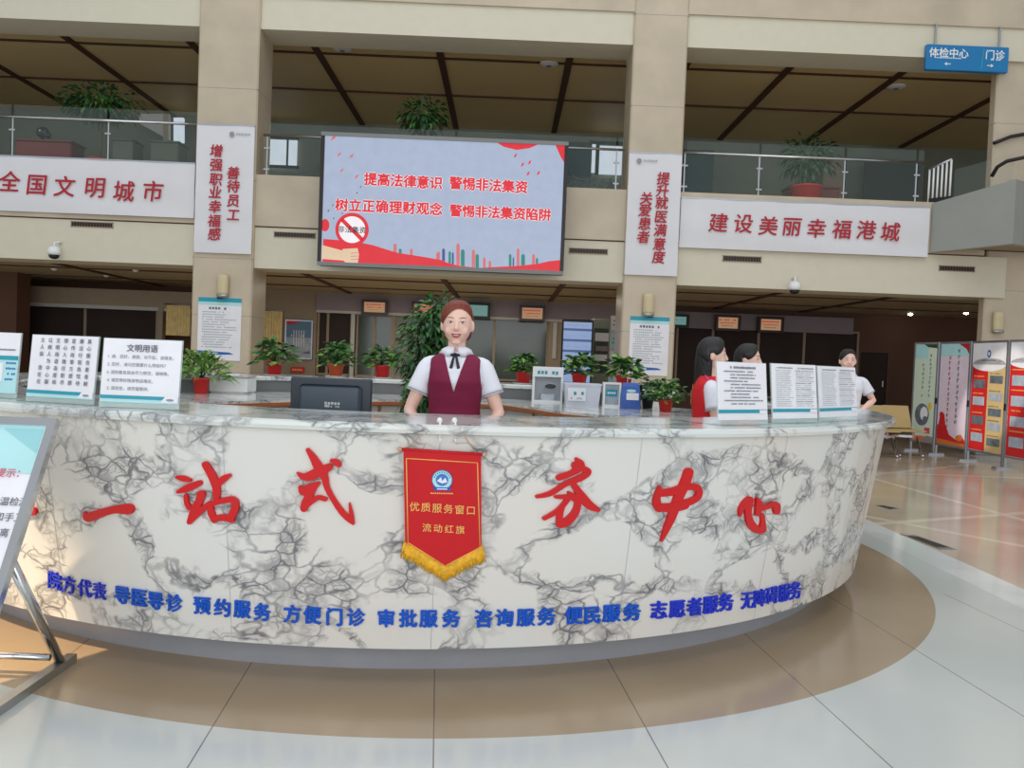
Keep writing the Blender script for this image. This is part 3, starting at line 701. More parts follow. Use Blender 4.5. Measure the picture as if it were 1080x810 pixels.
def onbody(x, y, off=0):
    d = ray(x, y); d = d/d.y
    def F(t):
        q = CO+d*t; k = kk(q.z)-off; return ((q.x-EX)/(EA-k))**2+((q.y-EY)/(EB-k))**2-1
    t = 2.4; st = .02
    while F(t) > 0 and t < 7: t += st
    lo, hi = t-st, t
    for _ in range(22):
        mm = (lo+hi)/2
        if F(mm) > 0: lo = mm
        else: hi = mm
    return CO+d*hi
# panel joints
for th in [radians(a) for a in (-143, -128, -113, -98, -83, -68, -53, -38, -23, -8)]:
    p0, p1 = Vector((*el(th, KT-.0008), ZS)), Vector((*el(th, KB-.0008), ZM)); tn = V(-sin(th), cos(th), 0)*.0012
    b = MB(); b.add([p0-tn-Vector(ring.location), p1-tn-Vector(ring.location), p1+tn-Vector(ring.location), p0+tn-Vector(ring.location)], [(0, 1, 2, 3)], 'inkl'); b.build('panel_joint', ring)
OFF = Vector(ring.location)
def nrm(p): return V((p.x-EX)/EA**2, (p.y-EY)/EB**2, -.045).normalized()
def surf_extr(b, pts2, faces, m, th=.012, edge=None):
    """2-D pixel polygon mesh laid on the body, given real thickness; pts2 ordered outline if faces None"""
    top = []; bot = []
    for x, y in pts2:
        p = onbody(x, y); n = Vector((nrm(p).x, nrm(p).y, 0)).normalized(); n.z = -.15; n.normalize()
        n = V(p.x-EX, p.y-EY, 0).normalized(); top.append(p+n*th-OFF); bot.append(p-OFF-n*.002)
    k = len(top); b.add(top+bot, faces+[(i, (i+1) % k, k+(i+1) % k, k+i) for i in range(k)], m)
def crm(pts, n=7):
    """smooth curve through points with a width each"""
    out = []; P_ = [pts[0]]+list(pts)+[pts[-1]]
    for i in range(1, len(P_)-2):
        a, b_, c, d = [np.array(q, float) for q in P_[i-1:i+3]]
        for j in range(n):
            t = j/n; out.append(.5*((2*b_)+(-a+c)*t+(2*a-5*b_+4*c-d)*t*t+(-a+3*b_-3*c+d)*t**3))
    out.append(np.array(pts[-1], float)); return out
def brush(b, pts, mp, m, th):
    q = crm(pts); L = []; R = []
    for i, p in enumerate(q):
        t = q[min(i+1, len(q)-1)][:2]-q[max(i-1, 0)][:2]; t = t/(np.hypot(*t)+1e-9); n = np.array([-t[1], t[0]]); w = max(p[2], .3)/2
        L.append(p[:2]+n*w); R.append(p[:2]-n*w)
    def cap(c, a, w, sgn):
        return [c+np.array([cos(a+sgn*k*pi/6), sin(a+sgn*k*pi/6)])*w for k in range(1, 6)]
    t0 = q[1][:2]-q[0][:2]; a0 = atan2(t0[1], t0[0]); t1 = q[-1][:2]-q[-2][:2]; a1 = atan2(t1[1], t1[0])
    w0, w1 = max(q[0][2], .3)/2, max(q[-1][2], .3)/2; n = len(q)
    pts2 = L+cap(q[-1][:2], a1+pi/2, w1, -1)+R[::-1]+cap(q[0][:2], a0-pi/2, w0, -1)
    N = len(pts2); fs = []
    # strip faces
    iR = lambda i: n+5+(n-1-i)
    for i in range(n-1): fs.append((i, i+1, iR(i+1), iR(i)))
    fs.append(tuple([n-1]+list(range(n, n+5))+[iR(n-1)])); fs.append(tuple([iR(0)]+list(range(2*n+5, 2*n+10))+[0]))
    surf_extr(b, [mp(p[0], p[1]) for p in pts2], fs, m, th)
def crop(ox, oy, s_): return lambda x, y: (ox+x/s_, oy+y/s_)
CH_R = [
 (crop(80, 470, 5.684), [[(60,398,10),(85,428,54),(150,405,50),(240,382,46),(325,378,66)]]),   # 一
 (crop(80, 470, 5.684), [[(612,188,16),(650,195,36),(690,205,22)],[(622,275,22),(680,252,44),(748,222,34)],[(668,300,24),(672,340,26),(690,372,30)],[(760,290,50),(745,335,44),(720,390,50),(690,455,30)],[(700,440,36),(760,385,34),(800,345,22)],
     [(785,112,40),(825,180,46),(850,250,44),(850,320,38)],[(845,240,34),(890,200,40),(925,178,26)],[(812,345,34),(820,400,38),(840,448,28)],[(815,350,30),(880,330,34),(950,322,38),(962,370,44),(935,430,44)],[(835,435,36),(900,428,40),(945,445,30)]]),   # 站
 (crop(300, 465, 8.1), [[(205,75,34),(250,140,60),(300,230,82),(345,300,64),(370,400,48),(430,510,46),(500,610,52),(560,670,46),(592,705,20)],[(592,700,22),(575,620,36),(560,530,14)],[(115,268,14),(160,300,52),(215,300,78),(300,262,88),(385,222,64)],[(408,165,30),(445,180,60),(470,200,46)],
     [(145,395,40),(170,425,76),(230,400,84),(295,360,36)],[(260,380,60),(225,450,66),(185,520,60),(175,570,66)],[(185,550,56),(240,510,50),(300,480,42),(355,495,38)]]),   # 式
 (crop(550, 470, 5.4), [[(310,75,20),(325,110,60),(290,150,34),(210,180,36)],[(300,110,40),(350,130,34),(375,150,34),(330,182,38),(250,215,30),(160,270,30),(85,288,20)],[(290,215,30),(330,275,44),(380,335,48),(430,362,26)],
     [(265,265,18),(290,290,40),(315,320,36),(300,380,42),(255,430,46),(215,445,44)],[(190,290,18),(250,290,30),(300,295,30)],[(270,290,26),(205,365,28),(125,412,22)],[(235,330,24),(215,380,34),(210,440,36)]]),   # 务
 (crop(550, 470, 5.4), [[(945,150,52),(925,210,54),(885,300,52),(850,400,46),(820,470,34),(790,540,12)],[(780,235,20),(765,290,36),(765,330,44),(775,360,34)],[(775,270,40),(850,260,44),(920,235,38),(985,235,40),(1005,265,34),(985,300,36),(930,325,40)],[(780,350,44),(850,350,52),(920,335,52)]]),   # 中
 (crop(760, 500, 10.125), [[(190,440,22),(205,370,52),(250,300,60),(300,265,60),(300,330,50)],[(275,330,80),(280,440,66),(310,530,80),(370,590,76),(430,590,72)],[(430,580,72),(435,500,44),(425,430,40)],[(375,260,30),(395,330,80),(375,420,50)],[(400,360,70),(480,345,50),(540,320,60),(575,340,80),(580,400,60)]]),   # 心
 (lambda x, y: (x, y), [[(30, 541, 7), (36, 539, 9)]]),
]
for i, (mp, strokes) in enumerate(CH_R):
    b = MB()
    for j, s_ in enumerate(strokes): brush(b, s_, mp, 'red', .012+.0005*j)
    o = b.build('red_character', ring)
M['blue2'] = mat('violet_blue_lettering', S(28,52,200), .4)
BL = [('院',59,612,14),('方',73.7,616.5,14),('代',90.5,120/4.154+591,14),('表',106,623,14),('导',130,627,16),('医',147.6,629.7,16),('导',165,633,16),('诊',184.4,635.7,16),('预',213.8,638,17),('约',235.5,640.5,17),('服',256,641.8,17),('务',277,645,17),
 ('方',308.7,647,18),('便',329.8,648,18),('门',353,650,18),('诊',375.4,650.5,18),('审',407.4,651.7,18.5),('批',430.5,651.7,18.5),('服',451.9,651.7,18.5),('务',475.6,651.7,18.5),('咨',509.6,651.7,18.5),('询',531.9,651,18.5),('服',554,650.5,18.5),('务',575.7,649.6,18.5),
 ('便',604.6,648.5,18),('民',624,648,18),('服',644.3,646,18),('务',665.6,644.9,18),('志',694,642.8,17),('愿',713.5,641.5,16.5),('者',731.7,639.4,16),('服',748.5,637,15.5),('务',764.6,634.5,15),('无',787.4,632.4,13.5),('障',800.4,630.3,13),('碍',813.3,627.2,12.5),('服',826.3,624.6,12),('务',838,622,11.5)]
for g in range(10):
    pass
def blue_group(chars, mname):
    b = MB()
    for ch, x, y, w in chars:
        i = BL.index((ch, x, y, w)); a = BL[max(i-1, 0)]; c = BL[min(i+1, len(BL)-1)]; sl = (c[2]-a[2])/(c[1]-a[1]); h = 19.5
        vs, fs = glyphs(ch, 0, .5)
        bo = .04 if w > 14 else .018
        for i_, (ox, oy) in enumerate(((-bo, 0), (bo, 0), (0, bo*.6), (0, -bo*.6))):
            out = []
            for gx_, gy_, gz_ in vs:
                gx_ += ox; gy_ += oy
                px = x+gx_*w*1.06; py = y+gx_*w*sl-(gy_-.38)*h
                p = onbody(px, py); n = V(p.x-EX, p.y-EY, 0).normalized(); out.append(p+n*(.001+i_*.0007+(gz_+.5)*.008)-OFF)
            b.add(out, fs, mname)
    b.build('blue_lettering', ring)
idx = [0, 4, 8, 12, 16, 20, 24, 28, 33, 38]
for i in range(9): blue_group(BL[idx[i]:idx[i+1]], 'blue2' if i in (0, 7, 8) else 'blue')

# inner desks
def arc(k, a0, a1, n=40): return [el(radians(a0+(a1-a0)*i/n), k) for i in range(n+1)]
inner = [(1.93, 6.5), (1.37, 6.49), (.87, 6.41), (.48, 6.75), (.24, 7.25), (-.01, 7.70), (-.63, 7.76), (-1.11, 7.48), (-1.75, 6.94), (-2.06, 6.46), (-2.36, 6.1), (-3.1, 5.9)]
poly = arc(.64, 45, 184)+inner[::-1]
poly = [el(radians(10), .64)]+[el(radians(12+33*i/10), .2) for i in range(11)]+arc(.64, 45, 184)+inner[::-1]
t = thing('inner_desk', 'white low desk with wooden edge and drawers round the back inside of the ring', 'desk', (0, 0, 0))
ZD = .91
MB().prism(poly, ZD-.035, ZD, 'marbletop').build('desktop', t)
def inset(pl, d):
    out = []
    for x, y in pl: v = Vector((x-EX, y-EY)); L = v.length; out.append((EX+v.x/L*(L+d), EY+v.y/L*(L+d)))
    return out
edge = inner; b = MB()
for (a, c) in zip(edge[:-1], edge[1:]):
    d = Vector((c[0]-a[0], c[1]-a[1])).normalized(); n = Vector((-d.y, d.x)) if Vector((-d.y, d.x)).dot(Vector((EX-a[0], 5.0-a[1]))) > 0 else Vector((d.y, -d.x))
    b.obox((a[0], a[1], ZD-.05), (c[0]-a[0], c[1]-a[1], 0), (n.x*.02, n.y*.02, 0), (0, 0, .03), 'wood')
b.build('wood_edge', t)
i2 = inset(inner[1:-1], .06)
MB().prism([el(radians(14), .66)]+[el(radians(14+30*i/10), .25) for i in range(11)]+arc(.66, 46, 182)+i2[::-1], 0, ZD-.036, 'cabinet').build('cabinet_body', t)
for k in range(len(i2)-1):
    a, c = Vector((*i2[k], 0)), Vector((*i2[k+1], 0)); d = (c-a); L = d.length; d.normalize(); n = V(d.y, -d.x, 0)
    if n.dot(V(EX, 5, 0)-a) < 0: n = -n
    m_ = max(1, round(L/.55))
    for q in range(m_):
        s0 = a+d*(L*q/m_+.02); ww = L/m_-.04
        o = MB().obox(s0+V(0, 0, .68), d*ww, n*.018, V(0, 0, .17), 'cabinet').build('drawer', t)
        MB().obox(s0+d*(ww/2-.06)+n*.018+V(0, 0, .77), d*.12, n*.015, V(0, 0, .018), 'greypanel').build('drawer_handle', o)
        MB().obox(s0-d*.02+V(0, 0, .1), d*.02, n*.02, V(0, 0, .75), 'wood').build('divider', t)
t = thing('front_inner_desk', 'low working desk behind the front slab, carrying the computer monitor', 'desk', (EX, EY, 0))
pf = [(x-EX, y-EY) for x, y in arc(.64, 210, 320)+arc(1.02, 210, 320)[::-1]]
MB().prism(pf, .72, .75, 'cabinet').build('desktop', t)
for a in (212, 245, 290, 318):
    x, y = el(radians(a), .85); MB().box(x-EX-.03, x-EX+.03, y-EY-.12, y-EY+.12, 0, .72, 'cabinet').build('desk_panel', t)
# white end panel left of the ledge
t = thing('white_end_cabinet', 'white box cabinet at the left end of the rear ledge behind a potted plant', 'cabinet', (0, 0, 0))
xa, xb = X(222, 410, 7.6), X(262, 410, 7.6)
MB().box(xa, xb, 7.55, 7.85, ZD, Z(240, 397, 7.6), 'white', bev=.015).build('body', t); MB().box(xa-.01, xb+.01, 7.54, 7.86, Z(240, 397, 7.6), Z(240, 395.5, 7.6), 'marbletop').build('top', t)

# monitor
xa, xb = X(313, 415, 4.35), X(396, 415, 4.35); za, zb = Z(355, 434, 4.35)-.06, Z(355, 398, 4.35)
t = thing('computer_monitor', 'back of a black computer monitor standing behind the counter slab', 'monitor', ((xa+xb)/2, 4.22, .75)); w = (xb-xa)/2; z0, z1 = za-.75, zb-.75
MB().box(-w, w, 0, .03, z0, z1, 'monitor', bev=.006).build('shell', t)
MB().box(-w*.76, w*.76, -.028, .001, z0+.03, z1-.035, 'monitor2', bev=.014).build('rear_bulge', t)
MB().box(-w+.015, w-.015, .03, .033, z0+.015, z1-.015, 'black').build('screen', t)
MB().box(-.03, .03, .0, .02, 0.02, z0+.05, 'monitor').build('neck', t); MB().lathe([(.11, 0), (.11, .012), (.05, .02)], 'monitor', sx=1.1).build('foot', t)
b = MB(); cv = Canvas(b, (0, -.0295, 0), XR, ZU); lx = X(350, 428, 4.2)-(xa+xb)/2; lz = Z(350, 427, 4.2)-.75; cv.o = V(lx, -.0295, lz)
cv.bars(-.035, .045, .008, .014, 'steel', 0, ch=.016); cv.rect(-.035, -.012, -.01, .0, 'steel', 0); cv.bars(-.005, .045, -.008, .008, 'steel', 0, ch=.012); b.build('badge', t)

# ------------------------------------------------------------------ plants placement
def px2(x, y, z): return PZ(x, y, z)
LZ = ZT
def onledge(x): # rear ring top, middle of slab
    th = radians(90)
    return X(x, 400, 8.8)
for i, (x, Rl, Hh, lb, pm) in enumerate(((289, .25, .24, 'leafy plant in a red pot on the rear ledge, next to the left column', 'pot'), (354, .22, .24, 'leafy plant in an orange pot on the rear ledge, above the computer monitor', 'orangepot'),
        (403, .21, .22, 'leafy plant in a red pot on the rear ledge, between monitor and tall tree', 'pot'), (552, .17, .19, 'leafy plant in a red pot on the rear ledge, just right of the receptionist', 'pot'),
        (611, .2, .22, 'leafy plant in a red pot on the rear ledge, before the blue information screen', 'pot'), (658, .2, .22, 'leafy plant in a red pot on the rear ledge, above the blue paper bag', 'pot'))):
    th = pi/2-(X(x, 400, 8.85)-EX)/3.0*1.0; px_ = X(x, 400, 8.85)
    yy = EY+(EB-.3)*sqrt(max(0, 1-((px_-EX)/(EA-.3))**2)); px_ = X(x, 400, yy)
    t = pothos((px_, yy, LZ), .085, .14, Rl*.82, Hh, lb, n=150, seed=20+i, potm=pm)
    saucer(t, .12)
p = PZ(212, 415, ZD); pothos((p.x, p.y, ZD), .075, .14, .2, .2, 'spiky green plant in a red pot at the left, beside the white sign frames', n=190, seed=31, spike=True, leaf=.15, name='potted_spider_plant', lm=('leafl', 'leaf', 'leafl'), group=None)
p = P(702, 426, 7.3); pothos((p.x, p.y, ZD), .068, .11, .16, .19, 'leafy plant in a red pot on the low desk beside the red-vested volunteer', n=200, seed=32, leaf=.06)
p = P(683, 426, 7.75); pothos((p.x, p.y, ZD), .06, .1, .13, .2, 'dark leafy plant in a dark pot on the low desk, right of the blue bag', n=150, seed=33, leaf=.055, potm='black', lm=('leafd',), group=None)
# tall ficus behind receptionist
random.seed(5)
p = P(450, 437, 6.3); t = thing('ficus_tree', 'tall leafy tree standing inside the ring just behind the receptionist', 'tree', (p.x, 6.3, 0))
MB().lathe([(.15, 0), (.16, .02), (.2, .32), (.22, .33), (.22, .36), (.19, .36), (.17, .3)], 'white').build('pot', t); MB().lathe([(.185, .31), (.185, .33)], 'soil').build('soil', t)
b = MB(); b.tube([(0, 0, .3), (.03, .02, .8), (-.02, 0, 1.2), (.02, .02, 1.5), (.06, 0, 1.72)], [.028, .024, .02, .014, .006], 'stem')
lf = MB()
blobs = [(0, 0, 1.5, .19), (-.06, 0, 1.35, .2), (.1, 0, 1.55, .15), (.12, .02, 1.68, .1), (0, 0, 1.2, .19), (-.03, 0, 1.05, .15), (-.08, 0, .92, .12), (.1, 0, 1.3, .18), (.02, 0, 1.62, .14)]
for bx, by, bz, r in blobs:
    b.tube([(0, 0, bz-.12), (bx, by, bz)], .006, 'stem', n=5)
    for i in range(int(1500*r)):
        d = V(random.gauss(0, 1), random.gauss(0, 1), random.gauss(0, 1)).normalized(); q = V(bx, by, bz)+d*r*random.uniform(.5, 1.05)
        leafmesh(lf, q, V(d.x, d.y, d.z-.5), random.uniform(.045, .075), random.choice(('leafd', 'leafd', 'leaf', 'leaf')), wid=.5, droop=.35)
b.build('trunk', t); lf.build('foliage', t)
# upper-floor plants
def bush(x, y, Y, potpx, R_, H_, lb, seed, zb=None, trunk=.5, gr=None, potr=.2):
    random.seed(seed); px_ = X(x, y, Y); t = thing('potted_tree', lb, 'plant', (px_, Y, 3.99)); zc = Z(x, y, Y)-3.99
    h = .62; MB().lathe([(potr*.7, 0), (potr*.75, .02), (potr, h*.95), (potr*1.08, h*.95), (potr*1.08, h), (potr*.9, h), (potr*.85, h*.9)], 'pot').build('pot', t)
    b = MB(); b.tube([(0, 0, .5), (.03, 0, zc*.5+.2), (0, 0, zc)], [.03, .025, .01], 'stem')
    f = MB()
    for i in range(int(900*R_)):
        d = V(random.gauss(0, 1), random.gauss(0, 1), random.gauss(0, .8)).normalized(); k = random.uniform(.35, 1.05)
        q = V(d.x*R_*k, d.y*R_*.8*k, zc+d.z*H_*k)
        leafmesh(f, q, V(d.x, d.y, d.z-.3), random.uniform(.09, .16), random.choice(('leafd', 'leafd', 'leaf')), wid=.45, droop=.35)
        if i % 30 == 0: b.tube([(0, 0, zc*.75), tuple(q)], .006, 'stem', n=5)
    b.build('trunk', t); f.build('foliage', t)
bush(106, 108, 15.2, None, .68, .3, 'wide leafy tree in a red pot on the upper floor at the left', 3)
bush(446, 122, 15.0, None, .42, .32, 'dark bushy plant peeking over the top of the big screen', 4)
bush(852, 168, 15.0, None, .48, .42, 'bushy plant in a red pot on the upper floor at the right', 6, potr=.26)

# ------------------------------------------------------------------ LED screen
YL = 13.55
t = thing('led_screen', 'large lit LED screen with red Chinese text and a red city skyline', 'screen')
c = [P(338.5, 136.5, YL), P(599, 152.5, YL), P(594.5, 291, YL), P(335.5, 279, YL)]
x0, x1 = (c[0].x+c[3].x)/2, (c[1].x+c[2].x)/2; z1, z0 = (c[0].z+c[1].z)/2, (c[2].z+c[3].z)/2
t.location = ((x0+x1)/2, YL, z0); w, h = x1-x0, z1-z0; e = .06; LX = (x0+x1)/2
MB().box(-w/2+.01, w/2-.01, .0, .22, .01, h-.01, 'monitor2').box(-w/2, w/2, -.03, .0, 0, e, 'greypanel').box(-w/2, w/2, -.03, 0, h-e, h, 'greypanel').box(-w/2, -w/2+e, -.03, 0, e, h-e, 'darkmetal').box(w/2-e, w/2, -.03, 0, e, h-e, 'darkmetal').build('frame', t)
MB().box(-w*.4, -w*.4+.08, .2, .7, h*.3, h*.35, 'steel').box(w*.4-.08, w*.4, .2, .7, h*.3, h*.35, 'steel').box(-w*.4, -w*.4+.08, .2, .5, h*.1, h*.15, 'steel').box(w*.4-.08, w*.4, .2, .5, h*.1, h*.15, 'steel').build('bracket', t)
b = MB(); cw = Canvas(b, (x0, YL-.006, z0), XR, ZU)   # world canvas, shifted back to local below
cw.rect(e, e, w-e, h-e, 'scr', 0)
q1, q2 = crop(330, 130, 4.765), crop(460, 140, 5.06)
def lp(f, pts): return [f(*p) for p in pts]
def ribbon(top, m, k, base=None):
    uv = [cw.uv(*p) for p in top]; uv = [(min(max(u, e), w-e), max(v, e)) for u, v in uv]
    for (a, b_), (c_, d_) in zip(uv[:-1], uv[1:]): cw.poly([(a, e), (c_, e), (c_, d_), (a, b_)], m, k)
ribbon([(341, 252)]+lp(q1, [(100, 585), (200, 592), (300, 612), (420, 650), (560, 672), (660, 690)])+lp(q2, [(40, 688), (120, 710), (230, 722), (330, 716), (420, 712), (540, 700), (600, 686), (670, 680)]), 'scrred', 2)
# sleeve and fist
cw.ppoly(lp(q1, [(45, 612), (150, 640), (150, 690), (45, 682)]), 'scrskin', 4)
cw.ppoly(lp(q1, [(150, 632), (225, 628), (232, 660), (226, 705), (200, 712), (165, 700), (140, 680)]), 'scrskin', 5)
for yy in (652, 668, 684): cw.ppoly(lp(q1, [(190, yy), (228, yy-2), (228, yy+1), (190, yy+3)]), 'scrpink', 6)
# prohibition ring
u, v = cw.uv(*q1(197, 535)); cw.disc(u, v, .25, .25, 'scrwhite', 3); cw.ring(u, v, .215, .27, 'scrred', 5)
cw.poly([(u-.19, v+.13), (u-.15, v+.18), (u+.19, v-.13), (u+.15, v-.18)], 'scrred', 5)
cw.text('非法集资', u, v, .115, 'scrdark', 6, bold=.015)
# skyline
sk = [(405,610,16,'p'),(432,635,14,'g'),(488,635,14,'p'),(620,655,10,'p')]
for x, y, ww, cc in sk: cw.ppoly(lp(q1, [(x, 690), (x+ww, 690), (x+ww, y), (x+ww/2, y-6), (x, y)]), {'p': 'scrpink', 'g': 'scrgreen'}[cc], 1)
for x, y, ww, cc in ((8,640,12,'p'),(32,625,15,'b'),(66,640,13,'g'),(84,645,10,'b'),(108,598,18,'p'),(132,630,20,'g'),(190,632,18,'p'),(210,655,18,'g'),(250,672,14,'p'),(280,690,14,'p'),(388,655,14,'g'),(408,672,8,'b'),(430,625,14,'p'),(454,655,20,'g'),(512,655,16,'p'),(532,675,12,'g')):
    cw.ppoly(lp(q2, [(x, 725), (x+ww, 725), (x+ww, y), (x+ww/2, y-10), (x, y)]), {'p': 'scrpink', 'g': 'scrgreen', 'b': 'scrblue'}[cc], 1)
# drapes top right, petals and birds
cw.ppoly(lp(q2, [(320, 50), (400, 46), (480, 48), (550, 60), (500, 82), (430, 92), (360, 75)]), 'scrred', 2); cw.ppoly(lp(q2, [(635, 62), (690, 60), (690, 170), (665, 130)]), 'scrred', 2)
for x, y, s_ in ((105, 70, 18), (132, 157, 12), (195, 165, 12), (145, 237, 11), (220, 268, 12), (240, 320, 5), (222, 350, 5), (100, 412, 5), (78, 440, 6), (105, 478, 5), (148, 453, 4)):
    cw.ppoly(lp(q1, [(x-s_, y+s_), (x-s_*.2, y-s_*.5), (x+s_, y-s_), (x+s_*.3, y+s_*.4)]), 'scrpink' if s_ > 6 else 'scrdark', 1)
for x, y in ((422, 122), (460, 170), (498, 158), (490, 218), (545, 215)): cw.ppoly(lp(q2, [(x-8, y+12), (x-2, y-6), (x+10, y-12), (x+4, y+6)]), 'scrred', 1)
u, v = cw.uv(*q1(58, 512)); cw.disc(u+.01, v, .07, .1, 'scrred', 1)
def line(s_, xa, ya, xb, yb, px):
    n = len(s_)
    for i, ch in enumerate(s_):
        x, y = xa+(xb-xa)*i/(n-1), ya+(yb-ya)*i/(n-1)
        cw.ptext(ch, x, y, px, 'scrwhite', 1, bold=.075); cw.ptext(ch, x, y, px, 'scrred', 3, bold=.036)
line('提高法律意识', 390.9, 188.8, 460, 193, 14); line('警惕非法集资', 480.8, 193, 550, 197.3, 14)
line('树立正确理财观念', 360.4, 216, 460, 220.5, 14); line('警惕非法集资陷阱', 480.8, 222, 574.6, 226.6, 13.6)
b.v = [(p[0]-LX, p[1]-YL, p[2]-z0) for p in b.v]; b.build('screen_picture', t)

# ------------------------------------------------------------------ blue hanging sign
Y = FY-.06; xa, xb, za, zb = px_obj(977, 48, 1064, 75, Y)
t = thing('direction_sign', 'blue direction sign with white characters and arrows on the top right beam', 'sign', ((xa+xb)/2, Y, za)); w, h = (xb-xa), zb-za
MB().box(-w/2, w/2, 0, .08, 0, h, 'signblue', bev=.01).build('panel', t)
MB().box(-w*.4, -w*.4+.03, .02, .05, h, h+.35, 'steel').build('hanger', t); MB().box(w*.4-.03, w*.4, .02, .05, h, h+.35, 'steel').build('hanger', t)
b = MB(); cv = Canvas(b, (-w/2, -.001, 0), XR, ZU)
cv.text('体检中心', w*.27, h*.68, .165, 'white', 1, bold=.02); cv.bars(w*.1, w*.42, h*.48, .02, 'white', 1, ch=.03); cv.text('门诊', w*.83, h*.68, .165, 'white', 1, bold=.02); cv.bars(w*.78, w*.9, h*.48, .02, 'white', 1, ch=.03)
cv.poly([(w*.66, h*.1), (w*.675, h*.1), (w*.70, h*.9), (w*.685, h*.9)], 'teal', 1)
cv.rect(w*.25, h*.235, w*.3, h*.265, 'white'); cv.poly([(w*.22, h*.25), (w*.255, h*.18), (w*.255, h*.32)], 'white'); cv.rect(w*.74, h*.235, w*.79, h*.265, 'white'); cv.poly([(w*.82, h*.25), (w*.785, h*.18), (w*.785, h*.32)], 'white')
b.build('lettering', t)

# ------------------------------------------------------------------ column lamps and posters
def sconce(x, y0, y1, Y, lb):
    p = P(x, (y0+y1)/2, Y); h = (Z(x, y0, Y)-Z(x, y1, Y)); t = thing('wall_lamp', lb, 'wall lamp', (p.x, Y, p.z-h/2), 0, 'cream half-round lamps on the columns')
    MB().lathe([(.02, -.03), (.09, -.02), (.1, 0), (.1, .02)], 'steel', sy=.7).build('base', t); MB().lathe([(.088, .02), (.092, .06), (.092, h-.04), (.08, h), (.03, h+.01)], 'lamp', sy=.7).build('lamp_shade', t)
    MB().box(-.05, .05, .04, .07, .05, h*.8, 'steel').build('bracket', t)
sconce(235, 290, 312, FY-.1, 'cream half-round wall lamp on the left column, under its banner')
sconce(684, 310, 332, FY-.1, 'cream half-round wall lamp on the right column, under its banner')
sconce(1053, 329, 350, FY+.04, 'cream half-round wall lamp on the far right column, above the display boards')
def colposter(x0, y0, x1, y1, lb):
    Y = FY-.045; xa, xb, za, zb = px_obj(x0, y0, x1, y1, Y); t = thing('notice_poster', lb, 'poster', ((xa+xb)/2, Y, za)); w, h = xb-xa, zb-za
    MB().box(-w/2, w/2, 0, .012, 0, h, 'paper').build('board', t)
    b = MB(); cv = Canvas(b, (-w/2, -.001, 0), XR, ZU)
    cv.rect(0, h*.93, w, h, 'teal', 1); cv.rect(0, h*.88, w, h*.93, 'tealp', 1); cv.poly([(0, h*.07), (w*.85, h*.1), (w*.75, h*.13), (0, h*.15)], 'bluep', 1); cv.bars(w*.2, w*.5, h*.11, .03, 'white', 2)
    cv.bars(w*.25, w*.75, h*.83, .045, 'ink', 1, ch=.05)
    for i in range(15): cv.bars(w*.1, w*random.uniform(.6, .92), h*(.77-.04*i), .02, 'inkl', 1, ch=.03)
    b.build('print', t)
    MB().box(-.05, .05, -.012, 0, h-.02, h+.03, 'darkmetal').build('clip', t)
colposter(208.5, 314, 254, 380, 'blue-topped white notice poster on the left column')
colposter(663.5, 334, 705, 396, 'blue-topped white notice poster on the right column')

# ------------------------------------------------------------------ stair landing at the right
A = V(X(983, 222, FY), FY, 0); B = V(PZ(1068, 257, 3.42).x, PZ(1068, 257, 3.42).y, 0); D = V(B.x+2.6, B.y+1.6, 0)
t = thing('stair_landing', 'grey-green clad landing jutting from the balcony at the right edge', 'landing')
b = MB(); n = (B-A).cross(ZU).normalized()
def wallseg(a, c, z0a, z0c, z1a, z1c, m, th=.12):
    nn = (c-a).cross(ZU).normalized()
    pts = [a+ZU*z0a, c+ZU*z0c, c+ZU*z1c, a+ZU*z1a]; b.extr(pts, -nn*th, m)
wallseg(A, B, 3.38, 3.42, 4.2, 4.42, 'clad'); wallseg(B, D, 3.42, 3.5, 4.42, 4.4, 'clad'); b.build('fascia', t)
b = MB(); b.prism([(A.x+.05, A.y+.0), (B.x, B.y+.1), (D.x, D.y+.1), (D.x, FY+.05), (A.x+.05, FY+.05)], 3.46, 3.6, 'mid'); b.build('soffit', t)
b = MB(); b.prism([(A.x+.05, A.y+.0), (B.x, B.y+.1), (D.x, D.y+.1), (D.x, FY+.05), (A.x+.05, FY+.05)], 4.0, 4.1, 'mid'); b.build('landing_floor', t)
t = thing('stair_railing', 'short run of pale upright balusters above the landing at the right', 'railing')
b = MB(); d = (B-A); s_ = MB()
a0 = A+V(.0, .15, 0)
for i in range(6):
    q = a0+d*(i*.055); MB().tube([q+ZU*4.22, q+ZU*(4.8+.02*i)], .016, 'white').build('baluster', t)
MB().tube([a0+ZU*4.8, a0+d*.28+ZU*4.91], .022, 'alum').build('handrail', t)
MB().obox(a0+ZU*4.2-V(0, .03, 0), d*.3, V(0, .06, 0), ZU*.1, 'black').build('bottom_rail', t)
t = thing('landing_glass', 'curved glass guard with dark handrail over the landing at the right edge', 'balustrade')
b = MB(); k0 = .3; pts = [A+d*(k0+(1-k0)*i/10) for i in range(11)]
for i in range(10):
    a_, c_ = pts[i]+V(0, .08, 0), pts[i+1]+V(0, .08, 0); b.add([a_+ZU*4.2, c_+ZU*4.2, c_+ZU*(4.72+.012*(i+1)), a_+ZU*(4.72+.012*i)], [(0, 1, 2, 3)], 'glass')
    b.add([a_+ZU*4.2+V(0, .012, 0), c_+ZU*4.2+V(0, .012, 0), c_+ZU*(4.72+.012*(i+1))+V(0, .012, 0), a_+ZU*(4.72+.012*i)+V(0, .012, 0)], [(3, 2, 1, 0)], 'glass')
b.build('glass_panel', t)
hp = [P(1046, 186, 13.3), P(1052, 176, 13.2), P(1062, 170, 13.1), P(1080, 166, 12.9), P(1110, 166, 12.8)]
MB().tube(hp, .03, 'darkmetal').build('handrail', t)
t = thing('cable_run', 'dark curved cable across the far right column above the landing', 'cable'); 
